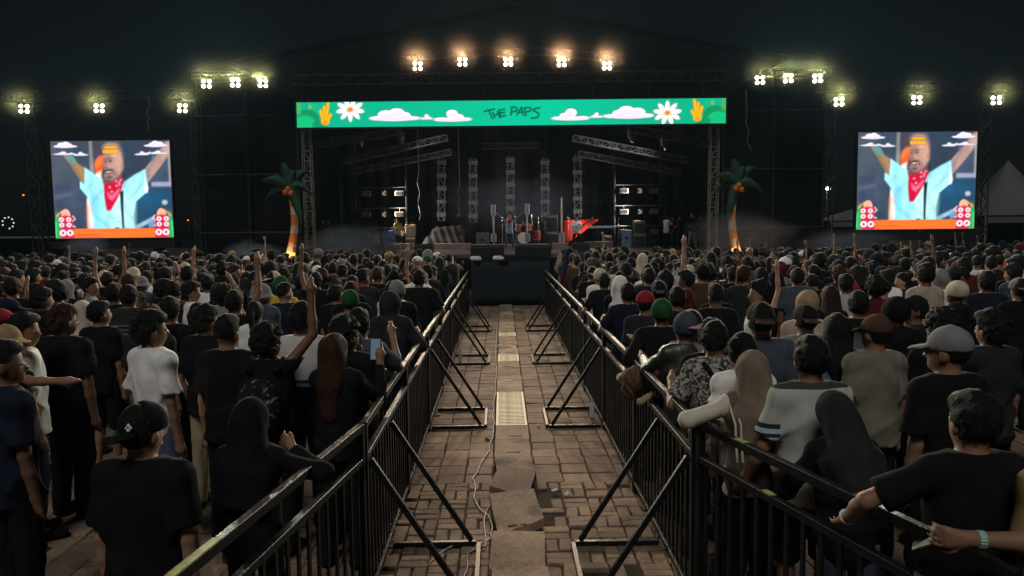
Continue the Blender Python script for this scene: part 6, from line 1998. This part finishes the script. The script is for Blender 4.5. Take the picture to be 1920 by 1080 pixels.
LAND = [(x, y, s) for x, y, s in PLACED if s]
ZONE_L = [(-99, -.52, 'past the red-lamp screen'), (-.52, -.40, 'below the red-lamp screen'), (-.40, -.335, 'before the red-lamp scaffold'), (-.335, -.26, 'before the bassist-side palm'), (-.26, -.13, 'before the bassist'), (-.13, 0, 'along the bassist-side rail')]
ZONE_R = [(0, .13, 'along the guitarist-side rail'), (.13, .26, 'before the keyboard'), (.26, .335, 'before the tent-side palm'), (.335, .44, 'before the tent-side scaffold'), (.44, .55, 'below the tent-side screen'), (.55, 99, 'before the tall tent')]
HW = {'short': 'short haired', 'mop': 'mop haired', 'fade': 'cropped haired', 'curly': 'curly haired', 'long': 'long haired', 'ponytail': 'ponytailed', 'bun': 'bun haired'}
PW = {'up_r': 'one arm up', 'up_l': 'one hand up', 'both_up': 'both arms up', 'phone': 'holding a phone up', 'phone_r': 'hand by the face', 'clap': 'clapping', 'head_hand': 'hand on head', }


def depth_word(y):
    return 'mid crowd' if y < 11 else ('deep crowd' if y < 13.5 else 'far crowd')


def auto_label(x, y, hk, hc, top, topc, pk):
    hd = HW[hk] if hk in HW else (hc + ' ' + {'cap': 'capped', 'cap_back': 'backward capped', 'beanie': 'beanie', 'bucket': 'bucket hatted', 'hijab': 'hijab'}[hk])
    base = '%s fan in %s %s' % (hd, topc, {'tee': 'tee', 'long': 'shirt', 'hoodie': 'hoodie'}[top])
    if pk in PW: base += ', ' + PW[pk]
    best = min(LAND, key=lambda q: (q[0] - x) ** 2 + (q[1] - y) ** 2)
    dd = math.hypot(best[0] - x, best[1] - y)
    if dd < 1.5:
        rel = 'beyond' if y - best[1] > .45 else ('beside' if y - best[1] > -.45 else 'before')
        return '%s, %s %s' % (base, rel, best[2])
    s = x / y
    for a, b_, z in (ZONE_L if x < 0 else ZONE_R):
        if a <= s < b_: break
    return '%s, %s %s' % (base, depth_word(y), z)


SEEN = {}
phones_n = 0
for i, (x, y) in enumerate(spots[:N_IND]):
    for tries in range(25):
        hk, hc, pk = pick(HEADW), pick(HATC), pick(POSEW)
        topc, top = pick(TOPW), cr.choices(['tee', 'long', 'hoodie'], [70, 18, 12])[0]
        if hk in ('hijab', 'long', 'ponytail', 'bun') and pk in ('down', 'big', 'pock'): pk = 'slim'
        lb = auto_label(x, y, hk, hc, top, topc, pk)
        if lb not in SEEN: break
    SEEN[lb] = 1
    hgt = cr.gauss(1.66, .055) if hk not in ('hijab', 'long', 'ponytail', 'bun') else cr.gauss(1.57, .045)
    hgt = min(1.80, max(1.46, hgt))
    yaw = math.degrees(math.atan2(x, 33 - y)) * .8 + cr.gauss(0, 14)
    if cr.random() < .06: yaw += cr.choice((-70, 70))
    if hk in HW: hd = ((hk, 'black' if cr.random() < .88 else cr.choice(('brown', 'reddish'))),)
    elif hk == 'hijab': hd = (('hijab', hc),)
    else: hd = (('nape', 'black'), (hk, hc))
    t = make_person((x, y, 0), hgt, yaw, POSES[pk], pk, .0235, SKIN[cr.choice((0, 0, 1, 2))], top, topc, cr.choices(['long', 'shorts'], [80, 20])[0], cr.choice(('black', 'black', 'charcoal', 'slate', 'denim', 'khaki')), hd, lb, GROUP, seed=i)
    if pk == 'phone' and phones_n < 8 and cr.random() < .8:
        phones_n += 1
        phone(t, POSES[pk], 1, 'lit phone held up by the %s' % lb.split(', holding')[0], 2 if cr.random() < .4 else 1, 1, (-.10, .03, .10))

# far crowd beyond the first three hundred: one mass
def lowpoly(pk, hk, hc, top):
    P = POSES[pk]
    parts = []
    lo, hi = P.box(.1)
    for fn, slot in ((lambda: body_mesh(P, .046), 0), (lambda: shirt_mesh(P, .075, top, 1), 1), (lambda: trousers_mesh(P, .12, 'long', 1), 2)):
        me = fn(); v = np.empty(len(me.vertices) * 3, np.float32); me.vertices.foreach_get('co', v); f = np.empty(len(me.polygons) * 4, np.int32); me.loops.foreach_get('vertex_index', f)
        parts.append((v.reshape(-1, 3), f.reshape(-1, 4), slot)); bpy.data.meshes.remove(me)
    v, f, _ = parts[0]                      # keep only the head, hands and raised arms of the skin
    keepv = (v[:, 2] > 1.40) | (np.abs(v[:, 0]) > .27)
    kf = keepv[f].all(1); f = f[kf]; used = np.unique(f); mp = np.full(len(v), -1); mp[used] = np.arange(len(used))
    parts[0] = (v[used], mp[f].astype(np.int32), 0)
    kk = hk.replace('_back', '')
    me = hair_mesh(kk, .038, 1); v = np.empty(len(me.vertices) * 3, np.float32); me.vertices.foreach_get('co', v); f = np.empty(len(me.polygons) * 4, np.int32); me.loops.foreach_get('vertex_index', f)
    v = v.reshape(-1, 3)
    R_ = np.array(Euler((rad(P.pitch), 0, rad(P.yaw + (180 if hk.endswith('_back') else 0)))).to_matrix())
    parts.append(((v @ R_.T + [0, -.005, NECK]).astype(np.float32), f.reshape(-1, 4), 3)); bpy.data.meshes.remove(me)
    return parts


LP = [lowpoly(*a) for a in (('down', 'short', 0, 'tee'), ('down_l', 'mop', 0, 'tee'), ('slim', 'long', 0, 'tee'), ('slim_r', 'hijab', 0, 'long'), ('big', 'cap', 0, 'tee'), ('cross', 'curly', 0, 'tee'), ('down_r', 'cap_back', 0, 'hoodie'),
                            ('up_r', 'short', 0, 'tee'), ('phone', 'fade', 0, 'tee'), ('both_up', 'short', 0, 'tee'), ('clap', 'beanie', 0, 'tee'))]
LPW = [17, 14, 6, 4, 6, 8, 4, .9, 2.4, .4, 3]
tops = [cloth(c) for c, _ in TOPW]; hats = [cloth(c) for c, _ in HATC]
cmats = SKIN + [HAIR['black'], HAIR['brown']] + tops + hats + [cloth('black'), cloth('denim')]
ix = {m.name: i for i, m in enumerate(cmats)}
VV, FF, MI, base = [], [], [], 0
for (x, y) in spots[N_IND:]:
    k = cr.choices(range(len(LP)), LPW)[0]; parts = LP[k]
    a = rad(math.degrees(math.atan2(x, 33 - y)) * .8 + cr.gauss(0, 18)); s = min(1.06, max(.86, cr.gauss(.968, .045)))
    R_ = np.array([[math.cos(a), -math.sin(a), 0], [math.sin(a), math.cos(a), 0], [0, 0, 1]]) * s
    ms = [ix[SKIN[cr.choice((0, 0, 1, 2))].name], ix[cloth(pick(TOPW)).name], ix[cr.choice((cloth('black'), cloth('denim'))).name],
          ix[cloth(pick(HATC)).name] if k in (3, 4, 6, 10) else ix[HAIR['black' if cr.random() < .9 else 'brown'].name]]
    for v, f, slot in parts:
        VV.append(v @ R_.T + [x, y, 0]); FF.append(f + base); MI.append(np.full(len(f), ms[slot], np.int32)); base += len(v)
me = mesh_np('crowd', np.concatenate(VV), np.concatenate(FF), True)
for m in cmats: me.materials.append(m)
me.polygons.foreach_set('material_index', np.concatenate(MI))
tag(link('crowd', me), kind='stuff')

# ================================================================== SMOKE, ADDED LAMP HALOS AND HAZE
LAMP_HALO_D = 0.011
def smoke_or_halo(p, r, dens, name_seed, col=(.62, .74, .95)):  # col puts the bluish light of the screens into the smoke colour
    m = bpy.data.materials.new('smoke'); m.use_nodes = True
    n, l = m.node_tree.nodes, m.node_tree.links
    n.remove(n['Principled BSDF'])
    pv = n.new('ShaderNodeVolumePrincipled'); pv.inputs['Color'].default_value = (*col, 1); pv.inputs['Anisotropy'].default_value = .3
    tc = n.new('ShaderNodeTexCoord'); ln = n.new('ShaderNodeVectorMath'); ln.operation = 'LENGTH'; l.new(tc.outputs['Object'], ln.inputs[0])
    t = n.new('ShaderNodeTexNoise'); t.noise_dimensions = '4D'; t.inputs['W'].default_value = name_seed; t.inputs['Scale'].default_value = 1.9; t.inputs['Detail'].default_value = 4; t.inputs['Distortion'].default_value = 1.0
    l.new(tc.outputs['Object'], t.inputs['Vector'])
    a = n.new('ShaderNodeMapRange'); a.inputs[1].default_value = .25; a.inputs[2].default_value = 1.0; a.inputs[3].default_value = .62; a.inputs[4].default_value = -.15
    l.new(ln.outputs['Value'], a.inputs[0])
    ad = n.new('ShaderNodeMath'); ad.operation = 'ADD'; l.new(t.outputs['Fac'], ad.inputs[0]); l.new(a.outputs[0], ad.inputs[1])
    b_ = n.new('ShaderNodeMapRange'); b_.inputs[1].default_value = .62; b_.inputs[2].default_value = 1.1; b_.inputs[3].default_value = 0; b_.inputs[4].default_value = dens
    l.new(ad.outputs[0], b_.inputs[0]); l.new(b_.outputs[0], pv.inputs['Density']); l.new(pv.outputs[0], n['Material Output'].inputs['Volume'])
    o = MB().ball((0, 0, 0), 1.0, 16, 10).build('smoke', m); o.location = p; o.scale = r
    tag(o, kind='stuff')


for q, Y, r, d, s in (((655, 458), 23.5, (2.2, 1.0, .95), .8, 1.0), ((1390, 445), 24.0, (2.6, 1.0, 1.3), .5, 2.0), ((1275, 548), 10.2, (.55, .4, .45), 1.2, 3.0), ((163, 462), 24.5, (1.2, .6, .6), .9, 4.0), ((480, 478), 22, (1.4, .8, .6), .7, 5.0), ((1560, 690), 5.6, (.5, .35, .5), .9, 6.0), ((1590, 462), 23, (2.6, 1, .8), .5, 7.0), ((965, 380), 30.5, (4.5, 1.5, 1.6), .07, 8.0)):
    smoke_or_halo(at(*q, Y), r, d, s)
for o_ in [o for o in COL.objects if o.name.startswith('blinder_lamp')]:  # added volume round each lamp, imitates the bloom of its halo
    glow_p = o_.location.copy()
    tint = 'warm' if 'warm lamps' in o_['label'] else 'yellow'
    m = MATS.get('lamp_smoke_' + tint)
    if not m:
        m = bpy.data.materials.new('lamp_smoke'); m.use_nodes = True; MATS['lamp_smoke_' + tint] = m
        n, l = m.node_tree.nodes, m.node_tree.links
        n.remove(n['Principled BSDF'])
        pv = n.new('ShaderNodeVolumePrincipled'); pv.inputs['Color'].default_value = (1, .72, .45, 1) if tint == 'warm' else (.95, .88, .38, 1); pv.inputs['Anisotropy'].default_value = .5  # lamp colour painted into the halo volume
        tc = n.new('ShaderNodeTexCoord'); ln = n.new('ShaderNodeVectorMath'); ln.operation = 'LENGTH'; l.new(tc.outputs['Object'], ln.inputs[0])
        a = n.new('ShaderNodeMapRange'); a.interpolation_type = 'SMOOTHSTEP'; a.inputs[1].default_value = .25; a.inputs[2].default_value = 1; a.inputs[3].default_value = LAMP_HALO_D * (1 if tint == 'warm' else .55); a.inputs[4].default_value = 0
        c = n.new('ShaderNodeMapRange'); c.interpolation_type = 'SMOOTHSTEP'; c.inputs[1].default_value = .06; c.inputs[2].default_value = .38
        l.new(ln.outputs['Value'], a.inputs[0]); l.new(ln.outputs['Value'], c.inputs[0])
        k_ = n.new('ShaderNodeMath'); k_.operation = 'MULTIPLY'; l.new(a.outputs[0], k_.inputs[0]); l.new(c.outputs[0], k_.inputs[1]); l.new(k_.outputs[0], pv.inputs['Density']); l.new(pv.outputs[0], n['Material Output'].inputs['Volume'])
    sm = MB().ball((0, 0, 0), 1.0, 14, 9).mesh('smoke')
    o = link('smoke', sm, m); o.location = glow_p + Vector((0, -.2, 0)); o.scale = (1.5, 1.2, 1.4); tag(o, kind='stuff')
hz = MB().box((0, 44, 5.0), (152, 142, 12.6)).mesh('haze')
hm = bpy.data.materials.new('night_haze'); hm.use_nodes = True
hn, hl = hm.node_tree.nodes, hm.node_tree.links
hn.remove(hn['Principled BSDF'])
pv = hn.new('ShaderNodeVolumePrincipled'); pv.inputs['Color'].default_value = (.45, .75, 1.0, 1); pv.inputs['Density'].default_value = HAZE; pv.inputs['Anisotropy'].default_value = .35
hl.new(pv.outputs[0], hn['Material Output'].inputs['Volume'])
tag(link('haze', hz, hm), kind='stuff')
